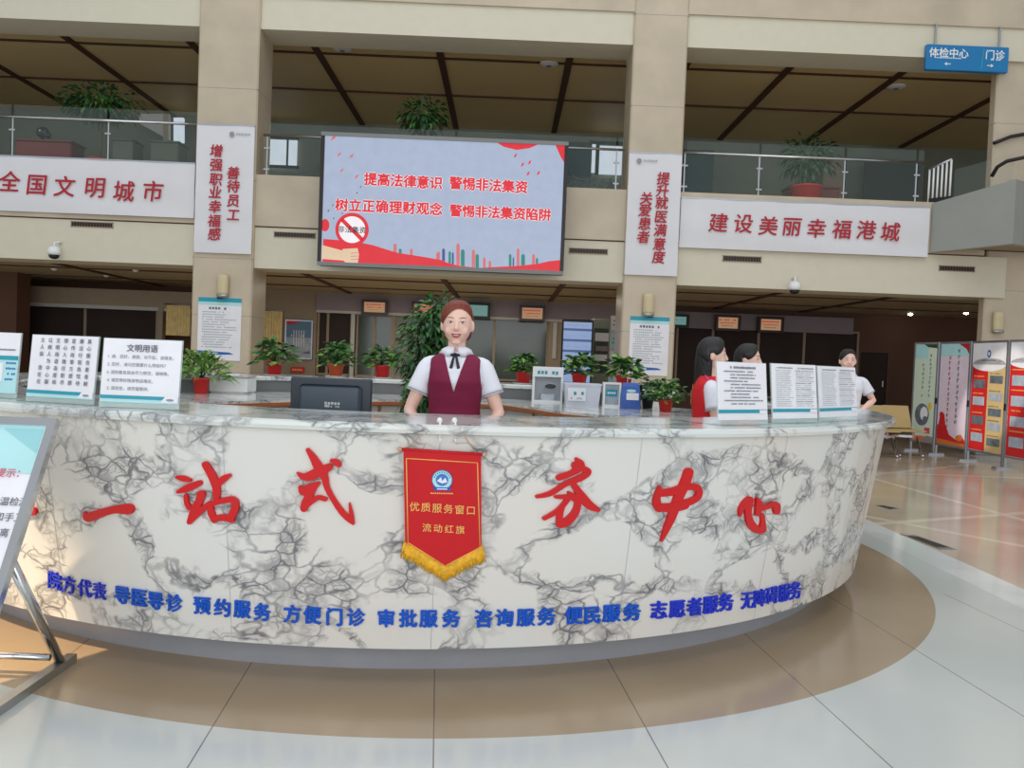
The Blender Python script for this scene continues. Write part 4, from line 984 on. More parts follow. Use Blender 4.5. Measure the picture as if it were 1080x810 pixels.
o = MB().tube([P(x, y, 14.05) for x, y in ((1048, 151), (1056, 148), (1066, 144), (1080, 141.5), (1100, 140))], .03, 'darkmetal').build('cable', t)

# ------------------------------------------------------------------ display boards at right
ft = [PZ(958, 475, 0), PZ(984.5, 479.5, 0), PZ(1018, 486, 0), PZ(1056.6, 494.5, 0), PZ(1104, 504, 0)]
# straight run; keep the measured feet but smooth into a gentle fold
def dboard(i, lb, paint):
    a, c = ft[i], ft[i+1]; a = V(a.x, a.y, 0); c = V(c.x, c.y, 0); d = (c-a); L = d.length; d.normalize(); nn = d.cross(ZU)
    t = thing('display_board', lb, 'display board', a, 0, 'folding display boards at the right edge'); H = 1.88; zb = .17
    b = MB()
    for s0 in (.015, L-.045): b.obox(d*s0+V(0, 0, 0), d*.03, -nn*.03, ZU*H, 'alum')
    b.obox(d*.045+ZU*(H-.03), d*(L-.09), -nn*.03, ZU*.03, 'alum'); b.obox(d*.045+ZU*zb, d*(L-.09), -nn*.03, ZU*.03, 'alum'); b.build('frame', t)
    for s0 in (.03, L-.03): MB().obox(d*(s0-.03)-nn*-.12, d*.05, -nn*.28, ZU*.03, 'alum').build('foot', t)
    MB().obox(d*(L-.04)+nn*.002+ZU*.85, d*.03, -nn*.05, ZU*.1, 'darkmetal').build('hinge', t)
    MB().obox(d*.045+ZU*(zb+.03)-nn*.008, d*(L-.09), -nn*.012, ZU*(H-zb-.06), 'paper').build('panel', t)
    b = MB(); cv = Canvas(b, d*.05+ZU*(zb+.035)+nn*(-.006), d, ZU); paint(cv, L-.1, H-zb-.07); b.build('print', t)
def vcol(cv, u, v0, v1, h, m): 
    v = v0
    while v > v1:
        if random.random() > .1:
            for q in range(4):
                du, dv = random.uniform(-.3, .1)*h, -random.uniform(.1, .6)*h
                if q % 2: cv.poly([(u+du, v+dv), (u+du+h*.45, v+dv+h*.06), (u+du+h*.45, v+dv+h*.16), (u+du, v+dv+h*.1)], m, 3+q)
                else: cv.poly([(u+du+h*.1, v-h*.7), (u+du+h*.2, v-h*.68), (u+du+h*.28, v-h*.05), (u+du+h*.18, v-h*.02)], m, 3+q)
        v -= h
def p1(cv, w, h):
    cv.rect(0, 0, w, h, 'greenp', 1); cv.rect(0, h*.85, w*.6, h, 'tealp', 2); vcol(cv, w*.72, h*.9, h*.4, .075, 'ink'); vcol(cv, w*.40, h*.8, h*.45, .075, 'ink')
    cv.disc(w*.45, h*.27, w*.33, .19, 'darkph', 3); cv.disc(w*.55, h*.28, w*.18, .12, 'paper', 4); cv.disc(w*.62, h*.22, w*.12, .06, 'darkph', 5); cv.disc(w*.8, h*.36, .04, .07, 'yellow', 5)
    cv.rect(w*.6, h*.08, w*.85, h*.14, 'pink', 3); cv.rect(0, 0, w, h*.05, 'orangep', 2); cv.poly([(w*.5, 0), (w, 0), (w, h*.05), (w*.7, h*.06)], 'purple', 3); cv.poly([(w*.4, h), (w, h), (w, h*.96), (w*.6, h*.97)], 'leafd', 3)
def p2(cv, w, h):
    cv.rect(0, 0, w, h, 'pinkp', 1); cv.rect(0, h*.88, w, h, 'tealp', 2); vcol(cv, w*.64, h*.95, h*.25, .095, 'ink'); vcol(cv, w*.34, h*.88, h*.2, .085, 'crimson')
    cv.poly([(0, 0), (w, 0), (w, h*.06), (w*.85, h*.12), (w*.7, h*.06), (w*.45, h*.1), (w*.3, h*.2), (w*.25, h*.3), (w*.1, h*.3), (w*.05, h*.2), (0, h*.18)], 'redp', 3); cv.disc(w*.8, h*.08, w*.12, .05, 'orangep', 4); cv.disc(w*.15, h*.29, w*.08, .05, 'redp', 4)
    cv.poly([(w*.0, 0), (w, 0), (w, h*.03), (0, h*.05)], 'orangep', 4); cv.poly([(w*.65, h), (w, h), (w, h*.9), (w*.9, h*.95)], 'crimson', 4)
def p3(cv, w, h):
    cv.rect(0, 0, w, h, 'redp', 1); cv.rect(w*.5, 0, w, h*.8, 'tanp', 2); cv.rect(0, h*.8, w, h, 'paper', 3); cv.disc(w*.5, h*.8, w*.5, .1, 'paper', 3); cv.disc(w*.5, h*.9, .05, .06, 'bluep', 4); cv.disc(w*.5, h*.9, .025, .03, 'paper', 5); cv.bars(w*.3, w*.7, h*.84, .025, 'ink', 4)
    for k, v in enumerate((.08, .24, .42, .58)): cv.rect(w*.07, h*v, w*.43, h*(v+.08), ['greyph', 'darkph'][k % 2], 4); cv.bars(w*.07, w*.4, h*(v+.11), .02, 'goldline', 4)
    for k, v in enumerate((.06, .2, .33, .47, .63)): cv.rect(w*.56, h*v, w*.94, h*(v+.07), ['darkph', 'greyph'][k % 2], 4); cv.bars(w*.56, w*.9, h*(v+.09), .018, 'ink', 4)
def p4(cv, w, h):
    cv.rect(0, 0, w, h, 'redp', 1); cv.rect(0, h*.82, w, h, 'paper', 3); cv.disc(w*.5, h*.82, w*.5, .08, 'paper', 3)
    for k, v in enumerate((.08, .26, .44, .62)): cv.rect(w*.07, h*v, w*.45, h*(v+.09), 'greyph', 4); cv.rect(w*.55, h*(v+.03), w*.93, h*(v+.11), 'greyph', 4); cv.bars(w*.07, w*.9, h*(v+.14), .02, 'goldline', 4)
dboard(0, 'pale green display board with an ink-wash circle, leftmost of the row', p1); dboard(1, 'lilac display board with red flames at the bottom, second from the left', p2)
dboard(2, 'red and tan display board with small photos under a white top, third from the left', p3); dboard(3, 'red display board with photo panels, cut by the right edge of the picture', p4)

# ------------------------------------------------------------------ waiting chairs
def chair(loc, lb):
    t = thing('waiting_chair', lb, 'chair', loc, radians(8), 'tan waiting chairs beyond the counter')
    b = MB(); b.box(-.23, .23, -.22, .22, .40, .425, 'tanseat', bev=.01); b.build('seat', t)
    b = MB()
    pr = [(.2, .44), (.24, .58), (.29, .72), (.32, .80)]
    for (y0, z0), (y1, z1) in zip(pr[:-1], pr[1:]): b.obox((-.23, y0, z0), (.46, 0, 0), (0, y1-y0, z1-z0), (0, .02, 0), 'tanseat')
    b.build('backrest', t)
    MB().box(-.02, .02, -.2, .22, .3, .4, 'chrome').box(-.25, .25, -.02, .02, .3, .34, 'chrome').build('beam', t)
    for s_ in (-.2, .2): MB().tube([(s_, 0, .32), (s_, -.15, .03), (s_, -.2, .02)], .018, 'chrome').build('leg', t)
    return t
c0 = PZ(935, 462, 0); ca = chair((X(929, 440, 13.2), 13.2, 0), 'tan waiting chair seen just past the right end of the counter')
dup(ca, (X(951, 440, 13.2)+.2, 13.45, 0), 'tan waiting chair between the counter end and the display boards')
dup(ca, (X(903, 440, 13.0)-.2, 13.0, 0), 'tan waiting chair half hidden behind the man in the white shirt')

# floor covers
def cover(pts, lb):
    q = [PZ(x, y, 0) for x, y in pts]; c = sum(q, V(0, 0, 0))/len(q); t = thing('floor_cover', lb, 'floor cover', c)
    MB().extr([p-c for p in q], (0, 0, .004), 'steel').build('plate', t)
    q2 = [(p-c)*.72+ZU*.0041 for p in q]; MB().extr(q2, (0, 0, .002), 'darkmetal').build('lid', t)
M['dull'] = mat('dull_brown_metal', S(92,74,64), .5, metal=.3)
cover([(949, 563.5), (966, 565), (1009, 580), (992, 580)], 'dark metal cover plate set in the floor at the right')
cover([(924, 533.5), (930, 533), (949, 537), (940, 538)], 'small dark metal cover in the floor just right of the counter')

# ------------------------------------------------------------------ acrylic signs on the counter
def stand_sign(px0, px1, ytop, ybot, lb, paint, zrot=None, lean=.10, sx=None):
    a, c = PZ(px0, ybot[0], ZT), PZ(px1, ybot[1], ZT); d = V(c.x-a.x, c.y-a.y, 0); w = d.length; d.normalize(); nn = d.cross(ZU)
    m_ = (a+c)/2; nn_ = nn
    up = (ZU-nn*lean).normalized(); cx = (px0+px1)/2
    # height so that the top reaches ytop
    dr = ray(cx+0, ytop); tpar = ((m_-CO).dot(nn+up*0) )
    best = 0
    pl_n = d.cross(up).normalized(); tp = PP(cx, ytop, m_, pl_n); h = (tp-m_).dot(up)
    t = thing('acrylic_sign', lb, 'sign', (m_.x, m_.y, ZT), 0, 'acrylic sign holders on the counter')
    o = V(0, 0, .002)
    MB().obox(o-d*w/2-nn*.0, d*w, -nn*.004, up*h, 'acrylic').build('rear_sheet', t)
    MB().obox(-d*w/2+nn*.05, d*w, -nn*.12, ZU*.004, 'acrylic').build('foot', t)
    m0 = .022
    MB().obox(o-d*(w/2-.004)+nn*.002+up*m0, d*(w-.008), -nn*.0015, up*(h-m0-.002), 'paper').build('paper_sheet', t)
    b = MB(); cv = Canvas(b, o-d*(w/2-.004)+nn*.0035+up*m0, d, up); paint(cv, w-.008, h-m0-.002); b.build('print', t)
def foot_band(cv, w, h):
    cv.rect(0, h*.055, w, h*.11, 'teal', 1); cv.rect(0, 0, w, h*.05, 'tealp', 1); cv.poly([(w*.78, h*.02), (w, h*.02), (w, h*.12), (w*.84, h*.12)], 'paper', 2); cv.disc(w*.9, h*.06, w*.05, h*.02, 'trim', 3)
def s_a(cv, w, h):
    cv.rect(0, 0, w, h*.6, 'tealp', 1); cv.rect(0, h*.55, w, h*.62, 'teal', 2); cv.bars(w*.5, w*.95, h*.72, .008, 'ink', 2)
    cv.rect(w*.62, h*.2, w*.8, h*.5, 'paper', 2)
    for i in range(4): cv.bars(w*.84, w*.98, h*(.5-.09*i), .01, 'bluep', 2)
def s_b(cv, w, h):
    cols = ['真心服务患者耐心解答', '廉洁行医热忱待人', '宣传政策方便群众', '细心入微尽职尽责', '文明用语态度和气', '以病人为中心服务好', '主人翁 责任在我']
    for i in range(7):
        s_ = cols[6-i] if False else cols[i]; u = w*(.88-.118*i); n = 7
        for k, ch in enumerate(s_[:n]):
            if ch != ' ': cv.text(ch, u, h*(.92-.112*k), .021, 'ink', 2, bold=.01)
    foot_band(cv, w, h)
def s_c(cv, w, h):
    cv.text('文明用语', w*.5, h*.86, .032, 'ink', 2, bold=.02)
    for i, s_ in enumerate(('1. 请、您好、谢谢、对不起、请慢走。', '2. 您好，请问您需要什么帮助吗？', '3. 请别着急我会尽力帮您，请稍等。', '4. 请您带好随身物品慢走。', '5. 请您坐，请您慢慢讲。')):
        wd = len(s_)*.0155; cv.text(s_, w*.07+wd*.5*.93, h*(.72-.125*i), .0165, 'ink', 2)
    foot_band(cv, w, h)
def s_d(cv, w, h):
    cv.bars(w*.25, w*.78, h*.91, .011, 'ink', 2, ch=.011)
    for i in range(11): cv.bars(w*(.12 if i % 3 == 0 else .25), w*random.uniform(.6, .92), h*(.84-.056*i), .006, 'ink', 2, ch=.008)
    cv.rect(0, h*.12, w, h*.18, 'teal', 1); cv.rect(w*.82, h*.11, w*.98, h*.17, 'paper', 2)
def s_e(cv, w, h):
    cv.bars(w*.1, w*.45, h*.93, .006, 'ink', 2); cv.bars(w*.55, w*.95, h*.93, .006, 'ink', 2)
    for i in range(18): cv.bars(w*.08, w*random.uniform(.38, .46), h*(.88-.038*i), .004, 'inkl', 2, ch=.007); cv.bars(w*.52, w*random.uniform(.85, .96), h*(.88-.038*i), .004, 'ink' if i % 3 == 0 else 'inkl', 2, ch=.007)
    cv.rect(0, h*.12, w, h*.18, 'teal', 1); cv.rect(w*.82, h*.11, w*.98, h*.17, 'paper', 2)
stand_sign(-60, 17, 350, (417, 421), 'pale teal acrylic sign at the left picture edge, cut off by it', s_a)
stand_sign(27, 98.5, 354, (423.5, 428), 'white acrylic sign with vertical lines of text, second from the left edge', s_b)
stand_sign(104, 188.5, 358, (429.5, 433), 'wide white acrylic sign with a title and five numbered lines', s_c)
stand_sign(757, 810, 382.5, (449, 448), 'white acrylic sign next to the red-vested volunteer, left of the right-hand trio', s_d)
stand_sign(814.5, 862.5, 384.5, (447, 446), 'white acrylic sign with two text columns, middle of the right-hand trio', s_e)
stand_sign(864, 904.5, 387, (445.5, 443), 'white acrylic sign with two text columns, rightmost on the counter', s_e)

# ------------------------------------------------------------------ items on the low rear desk
def desk_item(x0, x1, ytop, ybot, Y=None):
    a = PZ((x0+x1)/2, ybot, ZD); k = (a-CO).dot(CF)/FPX
    return a, (x1-x0)*k, (ybot-ytop)*k
a, w, h = desk_item(561, 593, 387, 424.5)
t = thing('donation_box', 'clear-fronted white box with a header sign on the low rear desk', 'box', a)
b = MB(); e = .02; D_ = .16
b.box(-w/2, -w/2+e, 0, D_, 0, h, 'white').box(w/2-e, w/2, 0, D_, 0, h, 'white').box(-w/2+e, w/2-e, 0, D_, 0, e, 'white').box(-w/2+e, w/2-e, 0, D_, h-e, h, 'white').box(-w/2+e, w/2-e, D_-.01, D_-.002, e, h-e, 'greybin').box(-w/2, w/2, -.004, .004, h*.72, h, 'white'); b.build('housing', t)
MB().box(-w/2+e, w/2-e, .005, .008, e, h*.72, 'glass').build('front_glass', t)
b = MB(); Canvas(b, (-w/2, -.006, 0), XR, ZU).bars(w*.15, w*.85, h*.84, .035, 'teal', 1, ch=.035); b.build('header_print', t)
b = MB(); b.box(-.06, .07, .04, .12, e, e+.06, 'greybin'); b.ball((.03, .07, h*.45), (.055, .03, .022), 'black'); b.build('contents', t)
a, w, h = desk_item(595, 633, 404.5, 427.5)
t = thing('plastic_bin', 'light grey plastic storage bin with a paper label on the low rear desk', 'bin', a)
vs = []; 
for z, s_ in ((0, .9), (h-.015, 1.0), (h-.015, 1.04), (h, 1.04), (h, .96), (.01, .84)): vs.append([(w/2*s_*sx_, .13*s_*sy_+.1, z) for sx_, sy_ in ((-1, -1), (1, -1), (1, 1), (-1, 1))])
MB().rings(vs, 'greybin', smooth=False).build('body', t)
b = MB(); cv = Canvas(b, (-w*.42, -.03, h*.2), XR, (0, -.08, 1)); cv.rect(0, 0, w*.5, h*.6, 'paper', 3); cv.bars(w*.06, w*.44, h*.35, .035, 'teal', 4); cv.bars(w*.08, w*.4, h*.12, .02, 'inkl', 4); b.build('label_sheet', t)
a, w, h = desk_item(635.5, 654.5, 403.5, 429)
t = thing('card_holder', 'small white framed holder with a green card on the low rear desk', 'holder', a)
b = MB(); e = .018; b.box(-w/2, -w/2+e, 0, .1, 0, h, 'white').box(w/2-e, w/2, 0, .1, 0, h, 'white').box(-w/2+e, w/2-e, 0, .1, 0, e, 'white').box(-w/2+e, w/2-e, 0, .1, h-e, h, 'white'); b.build('frame', t)
MB().box(-w/2+e, w/2-e, .03, .035, e, h-e, 'greyph').build('card', t)
b = MB(); cv = Canvas(b, (-w/2+e, .028, e), XR, ZU); W, H = w-2*e, h-2*e; cv.rect(W*.1, H*.4, W*.9, H*.75, 'teal', 1); cv.bars(W*.2, W*.8, H*.58, .02, 'white', 2); b.build('print', t)
a, w, h = desk_item(655, 675, 404, 431.5)
t = thing('paper_bag', 'blue and white printed bag standing on the low rear desk', 'bag', a)
b = MB(); rr = []
for z, s_, d_ in ((0, 1, .05), (h*.5, .98, .045), (h*.85, .9, .03), (h, .82, .012)): rr.append([(w/2*s_*sx_, .05+d_*sy_, z) for sx_, sy_ in ((-1, -1), (0, -1.1), (1, -1), (1, 1), (0, 1), (-1, 1))])
b.rings(rr, 'bluebag', smooth=False); b.build('body', t)
b = MB(); cv = Canvas(b, (-w/2, -.004, 0), XR, ZU); cv.rect(w*.25, h*.35, w*.9, h*.62, 'paper', 2); cv.disc(w*.5, h*.7, w*.25, h*.06, 'tealp', 3); b.build('print', t)
MB().tube([(-.03, .05, h), (-.03, .05, h+.04), (.03, .05, h+.04), (.03, .05, h)], .004, 'tealp', n=6).build('handle', t)

# ------------------------------------------------------------------ pennant
u0 = onbody(415, 600)
top_l, top_r = PZ(424.5, 473.5, 0), None
pc = onbody(465, 475); nn = V(pc.x-EX, pc.y-EY, 0).normalized(); tx = V(-nn.y, nn.x, 0)
if tx.x < 0: tx = -tx
o = pc+nn*.022; up = (ZU*cos(.155)-(-nn)*-sin(.155)*-1).normalized()
pb_ = onbody(465, 585)+nn*.02; up = (o-pb_).normalized()
pl = tx.cross(up).normalized()
t = thing('pennant', 'red velvet award pennant with yellow fringe hanging on the counter front', 'pennant', o)
def puv(x, y): p = PP(x, y, o, pl)-o; return p.dot(tx), p.dot(up)
def L3(u, v, k=0): return tx*u+up*v+pl*k
c3 = crop(405, 450, 4.765)
out = [puv(*c3(*p)) for p in ((97, 117), (488, 127), (468, 600), (280, 708), (84, 596))]
b = MB(); b.extr([L3(u, v) for u, v in out][::-1], -pl*-.004, 'velvet'); b.build('cloth', t)
ln = [puv(*c3(*p)) for p in ((110, 165), (467, 172), (460, 598), (280, 697), (99, 588))]
b = MB()
for (a_, c_) in zip(ln, ln[1:]+ln[:1]): b.tube([L3(*a_, .0055), L3(*c_, .0055)], .0022, 'goldline', n=6)
b.build('gold_border', t)
b = MB()
for s_, xa, ya, xb, yb, sz in (('优质服务窗口', 140, 405, 423, 412, 52), ('流动红旗', 197, 508, 365, 512, 48)):
    for i, ch in enumerate(s_):
        if i == 0: b = MB()
        x, y = c3(xa+(xb-xa)*i/(len(s_)-1), ya+(yb-ya)*i/(len(s_)-1)); u, v = puv(x, y); b.text(ch, L3(u, v, .0052), tx, up, sz/4.765*(o-CO).dot(CF)/FPX, 'goldline', bold=.012)
    b.build('gold_lettering', t)
b = MB(); u, v = puv(*c3(285, 265)); cv = Canvas(b, L3(u, v, .0048), tx, up); r = .040
cv.disc(0, 0, r, r, 'tealp', 1); cv.ring(0, 0, r*.93, r, 'bluep', 2); cv.disc(0, 0, r*.6, r*.6, mat('emblem_blue', S(60,120,200), .5), 2); cv.poly([(-r*.5, -r*.1), (-r*.1, r*.3), (0, -.1*r), (r*.3, r*.25), (r*.5, -.2*r), (0, -r*.35)], 'paper', 3)
for k in range(9): a_ = radians(20+140*k/8); cv.rect(cos(a_)*r*.77-.002, sin(a_)*r*.77-.002, cos(a_)*r*.77+.002, sin(a_)*r*.77+.003, 'bluep', 3)
cv.poly([(-r*.9, -r*.75), (r*.9, -r*.75), (r*.75, -r*1.05), (-r*.75, -r*1.05)], 'blue', 2); cv.rect(-r*.5, -r*.95, r*.5, -r*.85, 'paper', 3); cv.bars(-r*1.1, r*1.1, -r*1.35, .006, 'goldline', 1, ch=.008); b.build('round_emblem', t)
b = MB(); random.seed(2)
fl_, fm_, fr_ = puv(*c3(82, 592)), puv(*c3(280, 708)), puv(*c3(470, 596))
n = 70
for i in range(n):
    k = i/(n-1)*2; (a_, c_) = (fl_, fm_) if k < 1 else (fm_, fr_); k = k if k < 1 else k-1
    u, v = a_[0]+(c_[0]-a_[0])*k, a_[1]+(c_[1]-a_[1])*k; dx = (u-fm_[0])*.12; L_ = .055*random.uniform(.85, 1.1)
    b.tube([L3(u, v+.006, .003), L3(u+dx*.5, v-L_*.5, .006), L3(u+dx+random.uniform(-.004, .004), v-L_, .004)], [.0042, .004, .0028], 'gold', n=5)
b.build('fringe', t)
a_, c_ = puv(*c3(80, 121)), puv(*c3(503, 130))
b = MB(); b.tube([L3(a_[0], a_[1], .002), L3(c_[0], c_[1], .002)], .006, 'velvet', n=8); b.build('rod', t)
b = MB(); b.ball(L3(a_[0], a_[1], .002), .009, 'cord'); b.ball(L3(c_[0], c_[1], .002), .009, 'cord'); b.build('rod_knob', t)
b = MB(); k1, k2 = onbody(449, 452.5)-o, onbody(484, 452.5)-o
b.tube([L3(a_[0]+.03, a_[1]+.004, .002), k1+nn*.04+ZU*.0], .0025, 'cord', n=6); b.tube([L3(c_[0]-.03, c_[1]+.004, .002), k2+nn*.04], .0025, 'cord', n=6)
b.build('hanging_cord', t)
for k_, lb in ((449+15, 'clear hook over the slab edge holding the pennant, left one'), (449+31, 'clear hook over the slab edge holding the pennant, right one')):
    p = PZ(k_, 447.5, ZT); th_ = thing('slab_hook', lb, 'hook', (p.x, p.y, ZT), 0, 'hooks of the pennant'); ndir = V(p.x-EX, p.y-EY, 0).normalized()
    MB().tube([-ndir*.05+ZU*.006, ndir*.012+ZU*.006, ndir*.02-ZU*.02, ndir*.02-ZU*.06, ndir*.045-ZU*.065, ndir*.05-ZU*.05], .004, 'white', n=8).build('hook_wire', th_)
    MB().ball(-ndir*.03+ZU*.012, (.011, .011, .012), 'white').build('suction_cap', th_)

# ------------------------------------------------------------------ easel sign at the left
t = thing('easel_sign', 'chrome-framed tilted sign board on a steel stand at the left edge', 'sign stand', (-2.0, 3.1, 0)); O = V(-2.0, 3.1, 0)
tr = P(56, 441, 3.08); br = P(-2, 652, 2.72); xr = (tr.x+br.x)/2; tr.x = br.x = xr+.0; upv = (tr-br); Hh = upv.length; upv.normalize(); W_ = .62
nb_ = XR.cross(upv).normalized()   # towards viewer (−y)
bl = br-XR*W_-O
f = .03
for (oo, aa, bb) in ((bl, XR*W_, upv*f), (bl+upv*(Hh-f), XR*W_, upv*f), (bl+upv*f, XR*f, upv*(Hh-2*f)), (bl+upv*f+XR*(W_-f), XR*f, upv*(Hh-2*f))):
    MB().obox(oo, aa, bb, nb_*-.03, 'chrome').build('frame_bar', t)
MB().obox(bl+XR*f+upv*f-nb_*.018, XR*(W_-2*f), upv*(Hh-2*f), nb_*.006, 'paper').build('board', t)
b = MB(); cv = Canvas(b, bl+XR*f+upv*f-nb_*.011, XR, upv); w, h = W_-2*f, Hh-2*f
cv.rect(0, h*.72, w, h, 'tealp', 1); cv.poly([(w*.3, h), (w, h), (w, h*.78), (w*.7, h*.9)], 'teal', 0); cv.poly([(w*.72, h*.98), (w*.98, h*.98), (w*.98, h*.84)], mat('pale_aqua', S(150,205,210), .5), 2)
M['redink'] = mat('rose_ink', S(214,110,130), .6)
cv.text('温馨提示：', w*.80, h*.72, .036, 'redink', 2, bold=.015)
for i, s_ in enumerate(('请您在此登记并接受体温检测', '就诊时请正确佩戴口罩和手卫', '请保持一米以上安全距离', '谢谢您的配合')): cv.text(s_, w*.64, h*(.56-.085*i), .034, 'ink', 2, bold=.006)
b.build('print', t)
ft0, ft1 = PZ(66, 703, .03), PZ(0, 750, .03)
for xx in (ft0.x-.03, ft0.x-.55):
    MB().obox(V(xx-.02, 3.42, 0)-O, V(.04, 0, 0), V(0, -.75, 0), V(0, 0, .035), 'steel').build('foot_bar', t)
    MB().tube([V(xx, 3.33, .03)-O, V(xx, 2.98, .52)-O], .019, 'chrome', n=8).build('leg', t)
    MB().tube([V(xx, 2.76, .03)-O, V(xx, 2.86, .46)-O], .019, 'chrome', n=8).build('leg', t)
MB().tube([V(ft0.x-.03, 3.25, .08)-O, V(ft0.x-.55, 3.25, .08)-O], .014, 'chrome', n=8).build('cross_bar', t)
MB().tube([V(ft0.x-.03, 3.0, .5)-O, V(ft0.x-.55, 3.0, .5)-O], .014, 'chrome', n=8).build('cross_bar', t)

# ------------------------------------------------------------------ people
HC = V(0, -.01, 1.49); HHh = .112
def hw(z): s_ = max(0, 1-abs(z)**2.3); r = sqrt(s_); return .0765*r*((1-.24*abs(z)**1.6) if z < 0 else 1)
def hdf(z): s_ = max(0, 1-abs(z)**2.4); r = sqrt(s_); return .086*r*((1-.06*abs(z)) if z < 0 else 1)+(.012*max(0, -z)**.8 if z > -.97 else 0)*r
def hdb(z): s_ = max(0, 1-abs(z)**2.2); r = sqrt(s_); return .098*r*((1-.42*abs(z)) if z < 0 else 1)
def headpt(th, z, k=1.0, off=0):
    x = (hw(z)*k+off)*cos(th); y = sin(th); y = y*((hdf(z) if y < 0 else hdb(z))*k+off)
    return V(x, y, z*HHh*(k if z > 0 else 1)+(off*max(0, z)))+HC
def face_y(x, z):
    zz = (z-HC.z)/HHh; w = hw(zz); return HC.y-hdf(zz)*sqrt(max(.01, 1-(x/max(w, 1e-3))**2))
TS = [(.74, .12, .095, 0), (.82, .162, .112, .01), (.9, .158, .11, .01), (.98, .128, .095, 0), (1.05, .124, .093, 0), (1.13, .132, .105, -.005), (1.19, .14, .118, -.012), (1.25, .143, .108, -.006), (1.285, .143, .092, 0), (1.308, .124, .08, .004), (1.328, .092, .068, .008), (1.345, .062, .056, .010), (1.358, .05, .05, .012)]
def torso(z, off=0, wk=1):
    for a, c in zip(TS[:-1], TS[1:]):
        if z <= c[0] or c is TS[-1]:
            k = min(1, max(0, (z-a[0])/(c[0]-a[0]))); k = k*k*(3-2*k)*.4+k*.6
            return (a[1]+(c[1]-a[1])*k)*wk+off, a[2]+(c[2]-a[2])*k+off, a[3]+(c[3]-a[3])*k
def tpt(th, z, off=0, wk=1):
    rx, ry, cy = torso(z, off, wk); p = 2.4; c_, s_ = cos(th), sin(th); f_ = (abs(c_)**p+abs(s_)**p)**(-1/p)
    return V(rx*c_*f_, cy+ry*s_*f_, z)
def hand(b, wr, d, n_, side, curl=.35, k=1.0):
    """palm plus five separate bent fingers; d along the hand, n_ palm normal"""
    d = d.normalized(); n_ = (n_-d*n_.dot(d)).normalized(); s_ = d.cross(n_)*side
    pc_ = wr+d*.045*k
    b.tube([wr-d*.01, wr+d*.02*k, wr+d*.05*k, wr+d*.085*k], [.024*k, .032*k, .038*k, .034*k], 'skin', n=12, flat=.42) if abs(n_.z) > .5 else b.ball(pc_, .036*k, 'skin')
    for i, (o_, L_) in enumerate(((-.028, .062), (-.0095, .072), (.0095, .067), (.028, .052))):
        p0 = wr+d*.08*k+s_*o_*k; p1 = p0+d*L_*.45*k+n_*curl*.012; p2 = p1+(d*.8+n_*curl).normalized()*L_*.32*k; p3 = p2+(d*.5+n_*curl*1.6).normalized()*L_*.25*k
        b.tube([p0-d*.02, p0, p1, p2, p3], [.0085*k, .009*k, .0082*k, .0075*k, .0055*k], 'skin', n=8)
    p0 = wr+d*.03*k-s_*.028*k; p1 = p0+(d*.6-s_*.8).normalized()*.035*k; p2 = p1+(d*.9-s_*.25+n_*.2).normalized()*.03*k
    b.tube([p0+s_*.012, p0, p1, p2], [.013*k, .012*k, .0095*k, .007*k], 'skin', n=8)
def remesh(o, vox, smooth=2):
    m = o.modifiers.new('r', 'REMESH'); m.mode = 'VOXEL'; m.voxel_size = vox; m.use_smooth_shade = True
    s_ = o.modifiers.new('s', 'SMOOTH'); s_.factor = .5; s_.iterations = smooth
    dg = bpy.context.evaluated_depsgraph_get(); me = bpy.data.meshes.new_from_object(o.evaluated_get(dg))
    old = o.data; o.modifiers.clear(); o.data = me; me.materials.clear(); me.materials.append(M['skin'])
    bpy.data.meshes.remove(old)
def shell(b, f, nu, nv, m, th=.004, skip=None, close=True):
    vs = []; 
    for j in range(nv+1):
        for i in range(nu+(0 if close else 1)): vs.append(f(i/nu, j/nv))
    n = nu if close else nu+1; fs = []
    for j in range(nv):
        for i in range(nu):
            k = (i+1) % n if close else i+1
            if skip and skip((i+.5)/nu, (j+.5)/nv): continue
            fs.append((j*n+i, j*n+k, (j+1)*n+k, (j+1)*n+i))
    b.add(vs, fs, m, True)
